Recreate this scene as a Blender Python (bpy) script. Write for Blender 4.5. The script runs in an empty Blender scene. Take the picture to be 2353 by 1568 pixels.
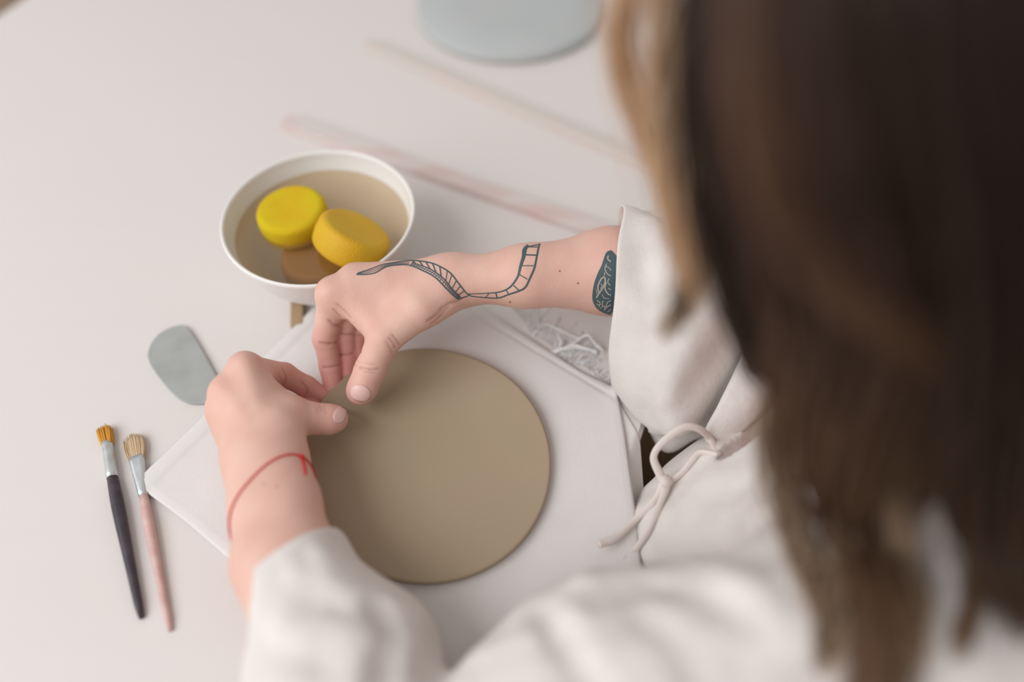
import bpy, math, random
import numpy as np
from mathutils import Vector
from mathutils.bvhtree import BVHTree

random.seed(7)
rng = np.random.default_rng(7)
scene = bpy.context.scene
COL = scene.collection

# ------------------------------------------------------------------ camera
TZ = 0.75                      # height of the table top
CAMH = 0.47                    # camera height above the table
FPX = 1700.0                   # focal length in pixels of the 2353 x 1568 frame
PITCH = math.radians(54)
CAM = np.array([0.0, 0.0, TZ + CAMH])
cam_d = bpy.data.cameras.new('camera')
cam_d.sensor_width = 36.0
cam_d.lens = FPX * 36.0 / 2353.0
cam_d.clip_start = 0.02
cam_d.dof.use_dof = True
cam_d.dof.focus_distance = 0.512
cam_d.dof.aperture_fstop = 1.15
cam = bpy.data.objects.new('camera', cam_d)
cam.location = CAM
cam.rotation_euler = (math.radians(90) - PITCH, 0, 0)
COL.objects.link(cam)
scene.camera = cam

# ------------------------------------------------------------------ world and daylight
world = bpy.data.worlds.new('world')
scene.world = world
world.use_nodes = True
wbg = world.node_tree.nodes['Background']
wbg.inputs['Color'].default_value = (1.0, 0.967, 0.935, 1)
wbg.inputs['Strength'].default_value = 0.60
ld = bpy.data.lights.new('window_daylight', 'AREA')
ld.shape = 'RECTANGLE'
ld.size = 2.2
ld.size_y = 1.8
ld.energy = 58
ld.color = (0.95, 0.975, 1.0)
lo = bpy.data.objects.new('window_daylight', ld)
lo.location = (-1.65, -0.6, TZ + 1.65)
lo.rotation_euler = (Vector((-0.05, 0.3, TZ)) - Vector(lo.location)).to_track_quat('-Z', 'Y').to_euler()
COL.objects.link(lo)

vs = scene.view_settings
vs.view_transform = 'Standard'
vs.look = 'None'
vs.exposure = -0.13
vs.gamma = 1.0
vs.use_curve_mapping = False

# ------------------------------------------------------------------ layout helpers
SP, CP = math.sin(PITCH), math.cos(PITCH)
def ray(px, py):
    u = (px - 1176.5) / FPX
    v = (784.0 - py) / FPX
    return np.array([u, CP + v * SP, -SP + v * CP])
def P(px, py, h=0.0):          # point seen at that place, h metres above the table top
    d = ray(px, py)
    return CAM + d * ((TZ + h - CAM[2]) / d[2])
def D(px, py, dep):            # point seen at that place, dep metres in front of the lens
    return CAM + ray(px, py) * dep
def V3(*a): return np.array(a, float)
def unit(v): return v / np.linalg.norm(v)

# ------------------------------------------------------------------ materials
def mat(name, base, rough=0.6, spec=0.4, noise=None, bump=None, attr=None, sub=0.0, metallic=0.0,
        coat=0.0, sheen=0.0, alpha_t=0.0):
    m = bpy.data.materials.new(name)
    m.use_nodes = True
    nt = m.node_tree
    N, L = nt.nodes, nt.links
    b = N['Principled BSDF']
    b.inputs['Roughness'].default_value = rough
    b.inputs['Specular IOR Level'].default_value = spec
    b.inputs['Metallic'].default_value = metallic
    if coat: b.inputs['Coat Weight'].default_value = coat
    if sheen:
        b.inputs['Sheen Weight'].default_value = sheen
    if sub:
        b.inputs['Subsurface Weight'].default_value = sub
        b.inputs['Subsurface Radius'].default_value = (1.0, 0.35, 0.2)
        b.inputs['Subsurface Scale'].default_value = 0.004
    tc = N.new('ShaderNodeTexCoord')
    col = None
    if attr:
        a = N.new('ShaderNodeAttribute'); a.attribute_name = attr
        col = a.outputs['Color']
    else:
        rgb = N.new('ShaderNodeRGB'); rgb.outputs[0].default_value = (*base, 1)
        col = rgb.outputs[0]
    for (scale, stretch, other, fac, detail) in (noise or []):
        mp = N.new('ShaderNodeMapping')
        mp.inputs['Scale'].default_value = tuple(scale * s for s in stretch[:3])
        if len(stretch) > 3: mp.inputs['Rotation'].default_value = (0, 0, stretch[3])
        nz = N.new('ShaderNodeTexNoise'); nz.inputs['Scale'].default_value = 1.0
        nz.inputs['Detail'].default_value = detail
        L.new(tc.outputs['Object'], mp.inputs['Vector']); L.new(mp.outputs[0], nz.inputs['Vector'])
        cr = N.new('ShaderNodeMapRange')
        cr.inputs['From Min'].default_value = 0.38; cr.inputs['From Max'].default_value = 0.66
        cr.inputs['To Max'].default_value = fac
        L.new(nz.outputs['Fac'], cr.inputs['Value'])
        mx = N.new('ShaderNodeMix'); mx.data_type = 'RGBA'
        L.new(cr.outputs[0], mx.inputs['Factor']); L.new(col, mx.inputs['A'])
        mx.inputs['B'].default_value = (*other, 1)
        col = mx.outputs['Result']
    L.new(col, b.inputs['Base Color'])
    nrm = None
    for (kind, scale, strength, dist) in (bump or []):
        if kind == 'noise':
            t = N.new('ShaderNodeTexNoise'); t.inputs['Scale'].default_value = scale; t.inputs['Detail'].default_value = 4
            o = t.outputs['Fac']; L.new(tc.outputs['Object'], t.inputs['Vector'])
        else:
            t1 = N.new('ShaderNodeTexWave'); t1.inputs['Scale'].default_value = scale; t1.bands_direction = 'X'
            t2 = N.new('ShaderNodeTexWave'); t2.inputs['Scale'].default_value = scale; t2.bands_direction = 'Y'
            for t in (t1, t2):
                t.inputs['Distortion'].default_value = 1.5
                L.new(tc.outputs['Object'], t.inputs['Vector'])
            ad = N.new('ShaderNodeMath'); ad.operation = 'ADD'
            L.new(t1.outputs['Fac'], ad.inputs[0]); L.new(t2.outputs['Fac'], ad.inputs[1])
            o = ad.outputs[0]
        bp = N.new('ShaderNodeBump'); bp.inputs['Strength'].default_value = strength; bp.inputs['Distance'].default_value = dist
        L.new(o, bp.inputs['Height'])
        if nrm: L.new(nrm, bp.inputs['Normal'])
        nrm = bp.outputs['Normal']
    if nrm: L.new(nrm, b.inputs['Normal'])
    if alpha_t:
        out = N['Material Output']
        tr = N.new('ShaderNodeBsdfTranslucent'); L.new(col, tr.inputs['Color'])
        ms = N.new('ShaderNodeMixShader'); ms.inputs[0].default_value = alpha_t
        L.new(b.outputs[0], ms.inputs[1]); L.new(tr.outputs[0], ms.inputs[2]); L.new(ms.outputs[0], out.inputs['Surface'])
    return m

EDGE_A = math.radians(22)
M = {}
M['table'] = mat('pale_table_paint', (0.70, 0.658, 0.635), 0.55, 0.3,
                 noise=[(1.0, (3, 60, 3, -EDGE_A), (0.69, 0.625, 0.575), 0.22, 3), (1.0, (5, 7, 5), (0.725, 0.655, 0.635), 0.6, 2)],
                 bump=[('noise', 90, 0.05, 0.002)])
M['table_leg'] = mat('pale_leg_wood', (0.55, 0.45, 0.35), 0.6)
M['floor'] = mat('floor_boards', (0.36, 0.25, 0.17), 0.6, 0.3, noise=[(1.0, (2, 30, 2), (0.25, 0.17, 0.11), 0.7, 3)])
M['canvas'] = mat('white_canvas', (0.74, 0.705, 0.69), 0.9, 0.15, noise=[(1.0, (30, 30, 30), (0.69, 0.645, 0.63), 0.4, 3)],
                  bump=[('weave', 420, 0.14, 0.0005), ('noise', 900, 0.25, 0.0006), ('noise', 40, 0.15, 0.003)])
M['canvas2'] = mat('worn_canvas', (0.75, 0.72, 0.70), 0.9, 0.15, noise=[(1.0, (30, 30, 30), (0.68, 0.645, 0.62), 0.5, 3)],
                   bump=[('weave', 420, 0.10, 0.0004)])
M['thread'] = mat('white_thread', (0.88, 0.87, 0.86), 0.9, 0.1)
M['clay'] = mat('wet_clay', (0.39, 0.302, 0.212), 0.62, 0.3,
                noise=[(1.0, (14, 14, 14), (0.42, 0.305, 0.21), 0.6, 3), (1.0, (9, 9, 9), (0.36, 0.30, 0.19), 0.6, 2)],
                bump=[('noise', 500, 0.06, 0.001)])
M['ceramic'] = mat('white_ceramic', (0.80, 0.775, 0.74), 0.42, 0.4, bump=[('noise', 30, 0.05, 0.002)])
M['ceramic_grey'] = mat('grey_ceramic', (0.455, 0.475, 0.475), 0.6, 0.3, noise=[(1.0, (10, 10, 10), (0.50, 0.51, 0.505), 0.6, 2)])
M['sponge'] = mat('yellow_sponge', (0.62, 0.46, 0.012), 0.85, 0.2, noise=[(1.0, (45, 45, 45), (0.66, 0.36, 0.012), 0.6, 3)],
                  bump=[('noise', 700, 0.35, 0.002)])
M['sponge_wet'] = mat('wet_sponge', (0.66, 0.37, 0.012), 0.6, 0.4, noise=[(1.0, (45, 45, 45), (0.66, 0.44, 0.02), 0.6, 3)],
                      bump=[('noise', 700, 0.35, 0.002)])
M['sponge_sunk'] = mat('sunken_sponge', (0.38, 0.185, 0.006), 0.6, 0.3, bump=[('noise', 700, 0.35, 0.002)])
M['rubber'] = mat('grey_rib', (0.385, 0.395, 0.38), 0.55, 0.3, noise=[(1.0, (60, 60, 60), (0.33, 0.335, 0.32), 0.7, 4)])
M['bristle_o'] = mat('orange_bristle', (0.66, 0.33, 0.05), 0.7, 0.3)
M['bristle_t'] = mat('tan_bristle', (0.62, 0.46, 0.30), 0.7, 0.3)
M['ferrule'] = mat('ferrule_metal', (0.66, 0.70, 0.71), 0.35, 0.5, metallic=0.7, noise=[(1.0, (120, 120, 120), (0.5, 0.5, 0.48), 0.6, 3)])
M['handle_d'] = mat('dark_handle', (0.045, 0.035, 0.045), 0.45, 0.4, noise=[(1.0, (90, 90, 90), (0.11, 0.095, 0.105), 0.4, 3)])
M['handle_p'] = mat('pink_handle', (0.60, 0.37, 0.34), 0.6, 0.3, noise=[(1.0, (120, 120, 120), (0.68, 0.52, 0.48), 0.6, 3)])
M['lath'] = mat('whitened_lath', (0.62, 0.56, 0.515), 0.7, 0.2, noise=[(1.0, (4, 40, 4), (0.66, 0.55, 0.50), 0.5, 3)])
M['lath_red'] = mat('stained_lath', (0.66, 0.59, 0.555), 0.7, 0.2, noise=[(1.0, (9, 30, 9), (0.60, 0.33, 0.31), 0.5, 3)])
M['wood'] = mat('brown_stick', (0.40, 0.28, 0.165), 0.6, 0.3, noise=[(1.0, (100, 12, 100), (0.30, 0.2, 0.11), 0.6, 3)])
M['skin'] = mat('skin', (0.7, 0.45, 0.35), 0.5, 0.32, attr='tint', sub=0.05,
                bump=[('noise', 420, 0.16, 0.001), ('noise', 1500, 0.2, 0.0005)])
M['nail'] = mat('fingernail', (0.76, 0.50, 0.455), 0.36, 0.45)
M['nail_edge'] = mat('fingernail_edge', (0.85, 0.74, 0.68), 0.3, 0.5)
M['ink'] = mat('tattoo_ink', (0.07, 0.105, 0.115), 0.5, 0.3)
M['ink_soft'] = mat('tattoo_ink_soft', (0.17, 0.22, 0.225), 0.5, 0.3)
M['skin_line'] = mat('bare_skin_line', (0.42, 0.38, 0.33), 0.5, 0.3)
M['mole'] = mat('mole', (0.35, 0.12, 0.07), 0.6, 0.3)
M['red'] = mat('red_thread', (0.62, 0.03, 0.04), 0.7, 0.2)
M['linen'] = mat('offwhite_linen', (0.73, 0.675, 0.642), 0.9, 0.15, sheen=0.15,
                 noise=[(1.0, (60, 60, 60), (0.655, 0.60, 0.565), 0.5, 3)],
                 bump=[('noise', 900, 0.3, 0.0006), ('noise', 260, 0.18, 0.001), ('noise', 45, 0.22, 0.006)])
M['cord'] = mat('linen_cord', (0.74, 0.66, 0.62), 0.9, 0.15, bump=[('noise', 900, 0.3, 0.001)])
M['trouser'] = mat('dark_trousers', (0.22, 0.165, 0.11), 0.9, 0.2)
M['shoe'] = mat('dark_shoe', (0.03, 0.025, 0.02), 0.6, 0.3)
M['hair'] = mat('brown_hair', (0.06, 0.04, 0.03), 0.42, 0.5, attr='tint', alpha_t=0.42)
M['scalp'] = mat('hair_root_mass', (0.016, 0.011, 0.009), 0.6, 0.3)
M['stool'] = mat('stool_wood', (0.42, 0.29, 0.18), 0.6, 0.3)

def water_mat():
    m = bpy.data.materials.new('cloudy_water'); m.use_nodes = True
    nt = m.node_tree; N, L = nt.nodes, nt.links
    for n in list(N): N.remove(n)
    out = N.new('ShaderNodeOutputMaterial')
    tr = N.new('ShaderNodeBsdfTransparent'); tr.inputs['Color'].default_value = (0.955, 0.905, 0.83, 1)
    df = N.new('ShaderNodeBsdfDiffuse'); df.inputs['Color'].default_value = (0.52, 0.42, 0.32, 1)
    m1 = N.new('ShaderNodeMixShader'); m1.inputs[0].default_value = 0.05
    L.new(tr.outputs[0], m1.inputs[1]); L.new(df.outputs[0], m1.inputs[2])
    gl = N.new('ShaderNodeBsdfGlossy'); gl.inputs['Roughness'].default_value = 0.03
    m2 = N.new('ShaderNodeMixShader')
    m2.inputs[0].default_value = 0.045
    L.new(m1.outputs[0], m2.inputs[1]); L.new(gl.outputs[0], m2.inputs[2])
    L.new(m2.outputs[0], out.inputs['Surface'])
    return m
M['water'] = water_mat()

# ------------------------------------------------------------------ object helpers
def mesh_obj(name, verts, faces, material, parent=None, smooth=True, tint=None):
    me = bpy.data.meshes.new(name)
    verts = np.asarray(verts, np.float32)
    if isinstance(faces, np.ndarray):
        n, k = faces.shape
        me.vertices.add(len(verts)); me.vertices.foreach_set('co', verts.ravel())
        me.loops.add(n * k); me.loops.foreach_set('vertex_index', faces.astype(np.int32).ravel())
        me.polygons.add(n); me.polygons.foreach_set('loop_start', np.arange(0, n * k, k, dtype=np.int32))
        me.update(calc_edges=True); me.validate()
    else:
        me.from_pydata([tuple(map(float, v)) for v in verts], [], [tuple(f) for f in faces])
    if smooth: me.polygons.foreach_set('use_smooth', np.ones(len(me.polygons), bool))
    if tint is not None:
        a = me.attributes.new('tint', 'FLOAT_COLOR', 'POINT')
        t = np.ones((len(verts), 4), np.float32); t[:, :3] = tint
        a.data.foreach_set('color', t.ravel())
    me.update()
    o = bpy.data.objects.new(name, me)
    if material is not None: me.materials.append(M[material])
    COL.objects.link(o)
    if parent is not None:
        o.parent = parent
        o.matrix_parent_inverse = parent.matrix_basis.inverted()
    return o
def empty(name, loc):
    o = bpy.data.objects.new(name, None)
    o.empty_display_size = 0.02
    o.location = tuple(map(float, loc)); COL.objects.link(o)
    return o
def tag(o, label, cat, group=None):
    o['label'] = label; o['category'] = cat
    if group: o['group'] = group
    return o
def struct(o):
    o['kind'] = 'structure'; return o

class MB:
    def __init__(s): s.v = []; s.f = []
    def add(s, v, f):
        k = len(s.v); s.v += [tuple(map(float, q)) for q in v]; s.f += [tuple(i + k for i in g) for g in f]
    def box(s, c, ex, ey, ez, bev=0.0):   # centre and three half-axis vectors, bevelled as an octagonal section
        c = np.array(c, float); ex, ey, ez = map(lambda q: np.array(q, float), (ex, ey, ez))
        b = bev
        lx, ly, lz = map(np.linalg.norm, (ex, ey, ez))
        def ring(dx, inset):
            pts = []
            for sy, sz, w in ((1, -1, 0), (1, 1, 1), (-1, 1, 0), (-1, -1, 1)):
                yy = ey * (1 - inset / ly); zz = ez * (1 - inset / lz)
                a1 = (yy * sy * (1 - b / ly) + zz * sz); a2 = (yy * sy + zz * sz * (1 - b / lz))
                if w: a1, a2 = a2, a1
                pts += ([a2, a1] if not w else [a2, a1])
            return [c + dx + q for q in pts]
        if b <= 0:
            vs_ = [c + sx * ex + sy * ey + sz * ez for sx in (-1, 1) for sy in (-1, 1) for sz in (-1, 1)]
            s.add(vs_, [(0, 1, 3, 2), (4, 6, 7, 5), (0, 4, 5, 1), (2, 3, 7, 6), (0, 2, 6, 4), (1, 5, 7, 3)])
            return
        oct_ = [(1, -(1 - b / lz)), (1, 1 - b / lz), (1 - b / ly, 1), (-(1 - b / ly), 1), (-1, 1 - b / lz), (-1, -(1 - b / lz)), (-(1 - b / ly), -1), (1 - b / ly, -1)]
        rings = []
        for tx, sc in ((-1, 1), (-(1 - b / lx), 0), ((1 - b / lx), 0), (1, 1)):
            rings.append([c + ex * tx + ey * y * (1 - (b / ly) * sc) + ez * z * (1 - (b / lz) * sc) for y, z in oct_])
        vs_ = [q for r in rings for q in r]
        fs = [tuple(range(7, -1, -1)), tuple(range(24, 32))]
        for r in range(3):
            for i in range(8):
                j = (i + 1) % 8
                fs.append((r * 8 + i, r * 8 + j, r * 8 + 8 + j, r * 8 + 8 + i))
        s.add(vs_, fs)
    def tube(s, pts, rad, n=8, cap=True, flat=1.0, up=None):
        pts = np.array(pts, float); m = len(pts)
        rad = np.full(m, rad) if np.isscalar(rad) else np.array(rad, float)
        tan = np.gradient(pts, axis=0); tan /= np.linalg.norm(tan, axis=1)[:, None] + 1e-12
        a = np.array([0, 0, 1.0]) if up is None else np.array(up, float)
        if abs(tan[0] @ a) > 0.95: a = np.array([1.0, 0, 0])
        vs_ = []
        nx = unit(np.cross(a, tan[0]))
        for i in range(m):
            nx = nx - tan[i] * (nx @ tan[i]); nx /= np.linalg.norm(nx) + 1e-12
            ny = np.cross(tan[i], nx)
            for k in range(n):
                t = 2 * math.pi * k / n
                vs_.append(pts[i] + rad[i] * (nx * math.cos(t) + ny * math.sin(t) * flat))
        fs = [(i * n + k, i * n + (k + 1) % n, (i + 1) * n + (k + 1) % n, (i + 1) * n + k) for i in range(m - 1) for k in range(n)]
        if cap: fs += [tuple(range(n - 1, -1, -1)), tuple(range((m - 1) * n, m * n))]
        s.add(vs_, fs)
    def lathe(s, prof, c, n=64, rot=None):
        c = np.array(c, float); vs_ = []
        for r, z in prof:
            for k in range(n):
                t = 2 * math.pi * k / n
                q = np.array([r * math.cos(t), r * math.sin(t), z])
                vs_.append(c + (q if rot is None else rot @ q))
        m = len(prof)
        fs = [(i * n + k, i * n + (k + 1) % n, (i + 1) * n + (k + 1) % n, (i + 1) * n + k) for i in range(m - 1) for k in range(n)]
        fs += [tuple(range(n - 1, -1, -1)), tuple(range((m - 1) * n, m * n))]
        s.add(vs_, fs)
    def build(s, name, material, parent=None, smooth=True, tint=None):
        return mesh_obj(name, np.array(s.v), s.f, material, parent, smooth, tint)

def catmull(pts, n):
    pts = np.array(pts, float)
    p = np.vstack([2 * pts[0] - pts[1], pts, 2 * pts[-1] - pts[-2]])
    t = np.linspace(0, len(pts) - 1, n); out = []
    for q in t:
        i = min(int(q), len(pts) - 2); f = q - i
        a, b, c, d = p[i], p[i + 1], p[i + 2], p[i + 3]
        out.append(0.5 * ((2 * b) + (-a + c) * f + (2 * a - 5 * b + 4 * c - d) * f ** 2 + (-a + 3 * b - 3 * c + d) * f ** 3))
    return np.array(out)

# ------------------------------------------------------------------ implicit surfaces
def cone(p, a, b, ra, rb):
    a = np.asarray(a, np.float32); b = np.asarray(b, np.float32)
    ba = b - a; pa = p - a
    t = np.clip((pa @ ba) / float(ba @ ba + 1e-12), 0, 1)
    return np.linalg.norm(pa - t[:, None] * ba, axis=1) - (ra + (rb - ra) * t)
def ball(p, c, r): return np.linalg.norm(p - np.asarray(c, np.float32), axis=1) - r
def ellipsoid(p, c, R, rad):   # R: columns are the axes
    q = ((p - np.asarray(c, np.float32)) @ np.asarray(R, np.float32)) / np.asarray(rad, np.float32)
    k0 = np.linalg.norm(q, axis=1); k1 = np.linalg.norm(q / np.asarray(rad, np.float32), axis=1) + 1e-9
    return k0 * (k0 - 1.0) / k1
def smin(a, b, k):
    h = np.clip(0.5 + 0.5 * (b - a) / k, 0, 1)
    return b * (1 - h) + a * h - k * h * (1 - h)
def smax(a, b, k): return -smin(-a, -b, k)
def segdist(p, poly):
    d = np.full(len(p), 1e9, np.float32)
    for a, b in zip(poly[:-1], poly[1:]):
        d = np.minimum(d, cone(p, a, b, 0, 0))
    return d
def trace(sdf, pxs, depth0=0.3, maxd=0.9):
    rd = np.array([unit(ray(*q)) for q in pxs], np.float32)
    t = np.full(len(rd), depth0, np.float32)
    for _ in range(48):
        d = sdf(CAM.astype(np.float32) + rd * t[:, None])
        t = np.minimum(t + d * 0.92, maxd)
    p = CAM + rd * t[:, None]
    return p
def grad(sdf, p, e=0.0006):
    p = np.asarray(p, np.float32)
    g = np.stack([sdf(p + np.array(o, np.float32) * e) - sdf(p - np.array(o, np.float32) * e) for o in ((1, 0, 0), (0, 1, 0), (0, 0, 1))], 1)
    return g / (np.linalg.norm(g, axis=1)[:, None] + 1e-9)

def isosurface(sdf, lo_, hi_, h, smooth=2, B=8):
    lo_ = np.array(lo_, float); hi_ = np.array(hi_, float)
    nb = np.ceil((hi_ - lo_) / (h * B)).astype(int)
    n = nb * B
    bi = np.stack(np.meshgrid(*[np.arange(k) for k in nb], indexing='ij'), -1).reshape(-1, 3)
    bc = lo_ + (bi + 0.5) * B * h - 0.5 * h
    dv = sdf(bc.astype(np.float32))
    act = np.abs(dv) < B * h * 0.87 * 1.35 + h
    coarse = dv.reshape(nb)
    d = np.repeat(np.repeat(np.repeat(coarse, B, 0), B, 1), B, 2).astype(np.float32)
    off = np.stack(np.meshgrid(*[np.arange(B)] * 3, indexing='ij'), -1).reshape(-1, 3)
    ab = bi[act]
    for s in range(0, len(ab), 1500):
        idx = (ab[s:s + 1500, None, :] * B + off[None]).reshape(-1, 3)
        val = sdf((lo_ + idx * h).astype(np.float32))
        d[idx[:, 0], idx[:, 1], idx[:, 2]] = val
    d[0] = d[-1] = 1; d[:, 0] = d[:, -1] = 1; d[:, :, 0] = d[:, :, -1] = 1
    ins = d < 0
    cnt = np.zeros(tuple(n - 1), np.int8)
    for i in (0, 1):
        for j in (0, 1):
            for k in (0, 1):
                cnt += ins[i:n[0] - 1 + i, j:n[1] - 1 + j, k:n[2] - 1 + k]
    cells = np.argwhere((cnt > 0) & (cnt < 8))
    vid = np.full(tuple(n - 1), -1, np.int32)
    vid[cells[:, 0], cells[:, 1], cells[:, 2]] = np.arange(len(cells))
    acc = np.zeros((len(cells), 3)); num = np.zeros(len(cells))
    cor = [(i, j, k) for i in (0, 1) for j in (0, 1) for k in (0, 1)]
    for a in cor:
        for b in cor:
            if sum(b) - sum(a) == 1 and all(y >= x for x, y in zip(a, b)):
                ia = cells + a; ib = cells + b
                da = d[ia[:, 0], ia[:, 1], ia[:, 2]]; db = d[ib[:, 0], ib[:, 1], ib[:, 2]]
                m = (da < 0) != (db < 0)
                t = np.where(m, da / np.where(m, da - db, 1), 0)
                acc += np.where(m[:, None], np.array(a) + t[:, None] * (np.array(b) - np.array(a)), 0); num += m
    verts = lo_ + (cells + acc / num[:, None]) * h
    quads = []
    for ax in range(3):
        sl0 = [slice(1, k - 1) for k in n]; sl0[ax] = slice(0, n[ax] - 1)
        sl1 = list(sl0); sl1[ax] = slice(1, n[ax])
        A = ins[tuple(sl0)]; Bx = ins[tuple(sl1)]
        e = np.argwhere(A != Bx)
        fl = A[e[:, 0], e[:, 1], e[:, 2]]
        st = np.ones(3, int); st[ax] = 0
        c = e + st
        u, w = [(1, 2), (2, 0), (0, 1)][ax]
        du = np.zeros(3, int); du[u] = 1; dw = np.zeros(3, int); dw[w] = 1
        q = [c - du - dw, c - dw, c, c - du]
        q = np.stack([vid[x[:, 0], x[:, 1], x[:, 2]] for x in q], 1)
        q[~fl] = q[~fl][:, ::-1]
        quads.append(q)
    quads = np.vstack(quads); quads = quads[(quads >= 0).all(1)]
    for _ in range(smooth):
        s = np.zeros_like(verts); m = np.zeros(len(verts))
        for a, b in ((0, 1), (1, 2), (2, 3), (3, 0)):
            np.add.at(s, quads[:, a], verts[quads[:, b]]); np.add.at(s, quads[:, b], verts[quads[:, a]])
            np.add.at(m, quads[:, a], 1); np.add.at(m, quads[:, b], 1)
        verts = 0.5 * verts + 0.5 * s / np.maximum(m, 1)[:, None]
    return verts, quads

def wob(p, seeds, k, amp):      # smooth sum of waves, for cloth and clay unevenness
    r = np.random.default_rng(seeds); out = np.zeros(len(p), np.float32)
    for _ in range(6):
        d = r.normal(size=3); d /= np.linalg.norm(d)
        out += np.sin(p @ (d * k * r.uniform(0.6, 1.5)).astype(np.float32) + r.uniform(0, 6.28))
    return out * amp / 3.0

# ------------------------------------------------------------------ the setting: floor
mb = MB(); mb.box((0, 0.4, -0.02), (3, 0, 0), (0, 3, 0), (0, 0, 0.02))
struct(mb.build('floor', 'floor', None, False))

# ------------------------------------------------------------------ table
EU = V3(math.sin(EDGE_A), math.cos(EDGE_A), 0); EN = V3(-math.cos(EDGE_A), math.sin(EDGE_A), 0)
E0 = P(1464, 1030)
TDEP = float((P(22, 16) - E0) @ EN)
table = tag(empty('work_table', (E0[0] + EN[0] * TDEP / 2, E0[1] + EN[1] * TDEP / 2, 0)), 'pale whitewashed wooden work table under the pottery tools', 'table')
tc_ = E0 + EN * TDEP / 2 + EU * 0.15
mb = MB(); mb.box((tc_[0], tc_[1], TZ - 0.0125), EU * 0.95, EN * TDEP / 2, (0, 0, 0.0125), 0.003)
mb.build('table_top', 'table', table, False)
for su in (-1, 1):
    for sn in (-1, 1):
        c = tc_ + EU * su * 0.88 + EN * sn * (TDEP / 2 - 0.07)
        mb = MB(); mb.box((c[0], c[1], (TZ - 0.025) / 2), EU * 0.025, EN * 0.025, (0, 0, (TZ - 0.025) / 2), 0.003)
        mb.build('leg', 'table_leg', table, False)

# ------------------------------------------------------------------ cloths under the clay
def outline(pts, n, round_=2):
    pts = np.array(pts, float)
    seg = np.linalg.norm(np.roll(pts, -1, 0) - pts, axis=1); L = np.concatenate([[0], np.cumsum(seg)])
    t = np.linspace(0, L[-1], n, endpoint=False)
    cl = np.vstack([pts, pts[:1]])
    o = np.stack([np.interp(t, L, cl[:, i]) for i in range(2)], 1)
    for _ in range(round_): o = 0.5 * o + 0.25 * (np.roll(o, 1, 0) + np.roll(o, -1, 0))
    return o
def sheet(name, pxs, z0, thick, centre, material, parent=None, seed=1, amp=0.0006, lift=None, n=400, rings=60):
    pts = np.array([P(x, y, z0)[:2] for x, y in pxs])
    o = outline(pts, n, 2)
    c = P(*centre, z0)[:2]
    sc = np.concatenate([np.linspace(0.02, 0.9, rings - 8), np.linspace(0.91, 1.0, 8)])
    def layer(z, grow):
        v = []
        for s in sc:
            q = c + (o - c) * s
            q3 = np.concatenate([q, np.zeros((n, 1))], 1)
            zz = z + wob(q3.astype(np.float32), seed, 45, amp) + wob(q3.astype(np.float32), seed + 1, 110, amp * 0.5)
            if lift is not None: zz = zz + lift(q, s)
            q3[:, 2] = TZ + zz; v.append(q3)
        return np.vstack(v)
    top = layer(z0 + thick, 1)
    bot = top.copy(); bot[:, 2] -= thick * 0.95
    # rounded rim
    d = o - c; d /= np.linalg.norm(d, axis=1)[:, None]
    rim = top[-n:].copy(); rim[:, :2] += d * thick * 0.6; rim[:, 2] -= thick * 0.45
    V = np.vstack([top, rim, bot[::1]])
    R = len(sc); fs = []
    for r in range(R - 1):
        for k in range(n):
            j = (k + 1) % n
            fs.append((r * n + k, r * n + j, (r + 1) * n + j, (r + 1) * n + k))
    fs.append(tuple(range(n - 1, -1, -1)))
    ri = R * n; bo = (R + 1) * n
    for k in range(n):
        j = (k + 1) % n
        fs.append(((R - 1) * n + k, (R - 1) * n + j, ri + j, ri + k))
        fs.append((ri + k, ri + j, bo + (R - 1) * n + j, bo + (R - 1) * n + k))
    for r in range(R - 1):
        for k in range(n):
            j = (k + 1) % n
            fs.append((bo + r * n + k, bo + (r + 1) * n + k, bo + (r + 1) * n + j, bo + r * n + j))
    fs.append(tuple(bo + i for i in range(n)))
    return mesh_obj(name, V, fs, material, parent, True)

edgeline = lambda q: (q - E0[:2]) @ EN[:2]      # positive over the table
def droop(q, s):
    e = edgeline(q); return np.where(e < 0.004, -(0.004 - e) * 0.9, 0.0)
under = tag(empty('frayed_canvas', P(1150, 1000, 0.0)), 'thin frayed canvas with loose threads, lying under the folded cloth', 'cloth')
sheet('canvas_sheet', [(420, 1105), (650, 870), (770, 745), (1000, 640), (1100, 672), (1168, 698), (1205, 742), (1222, 768), (1262, 790), (1300, 838),
                       (1345, 842), (1385, 876), (1420, 925), (1470, 1008), (1486, 1120), (1498, 1215), (1500, 1420), (1250, 1500), (800, 1400), (600, 1270)],
      0.0004, 0.0012, (1000, 1050), 'canvas2', under, 3, 0.0002, droop)
folded = tag(empty('folded_canvas_cloth', P(950, 1080, 0.002)), 'thick off-white folded canvas cloth with the clay slab on it', 'cloth')
def hem(q, s):
    a, b = P(318, 1112)[:2], P(745, 690)[:2]
    t = unit(b - a); nrm = np.array([t[1], -t[0]])
    dist = (q - a) @ nrm
    a2, b2 = P(1015, 662)[:2], P(1412, 897)[:2]; t2 = unit(b2 - a2); d2 = np.abs((q - a2) @ np.array([t2[1], -t2[0]]))
    cre = -0.0012 * np.exp(-((d2 - 0.0085) / 0.0012) ** 2) * (((q - a2) @ t2) > 0)
    return cre + np.where(dist < 0.0125, 0.0007, 0.0) + np.where(s > 0.985, -0.0004, 0)
sheet('canvas_sheet', [(316, 1112), (420, 1012), (560, 878), (745, 692), (880, 640), (1015, 662), (1120, 722), (1240, 800), (1330, 858), (1412, 897),
                       (1430, 1000), (1456, 1190), (1470, 1330), (1440, 1560), (1000, 1640), (800, 1500), (566, 1312), (440, 1205)],
      0.0022, 0.0030, (1000, 1060), 'canvas', folded, 5, 0.0004, hem)
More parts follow.
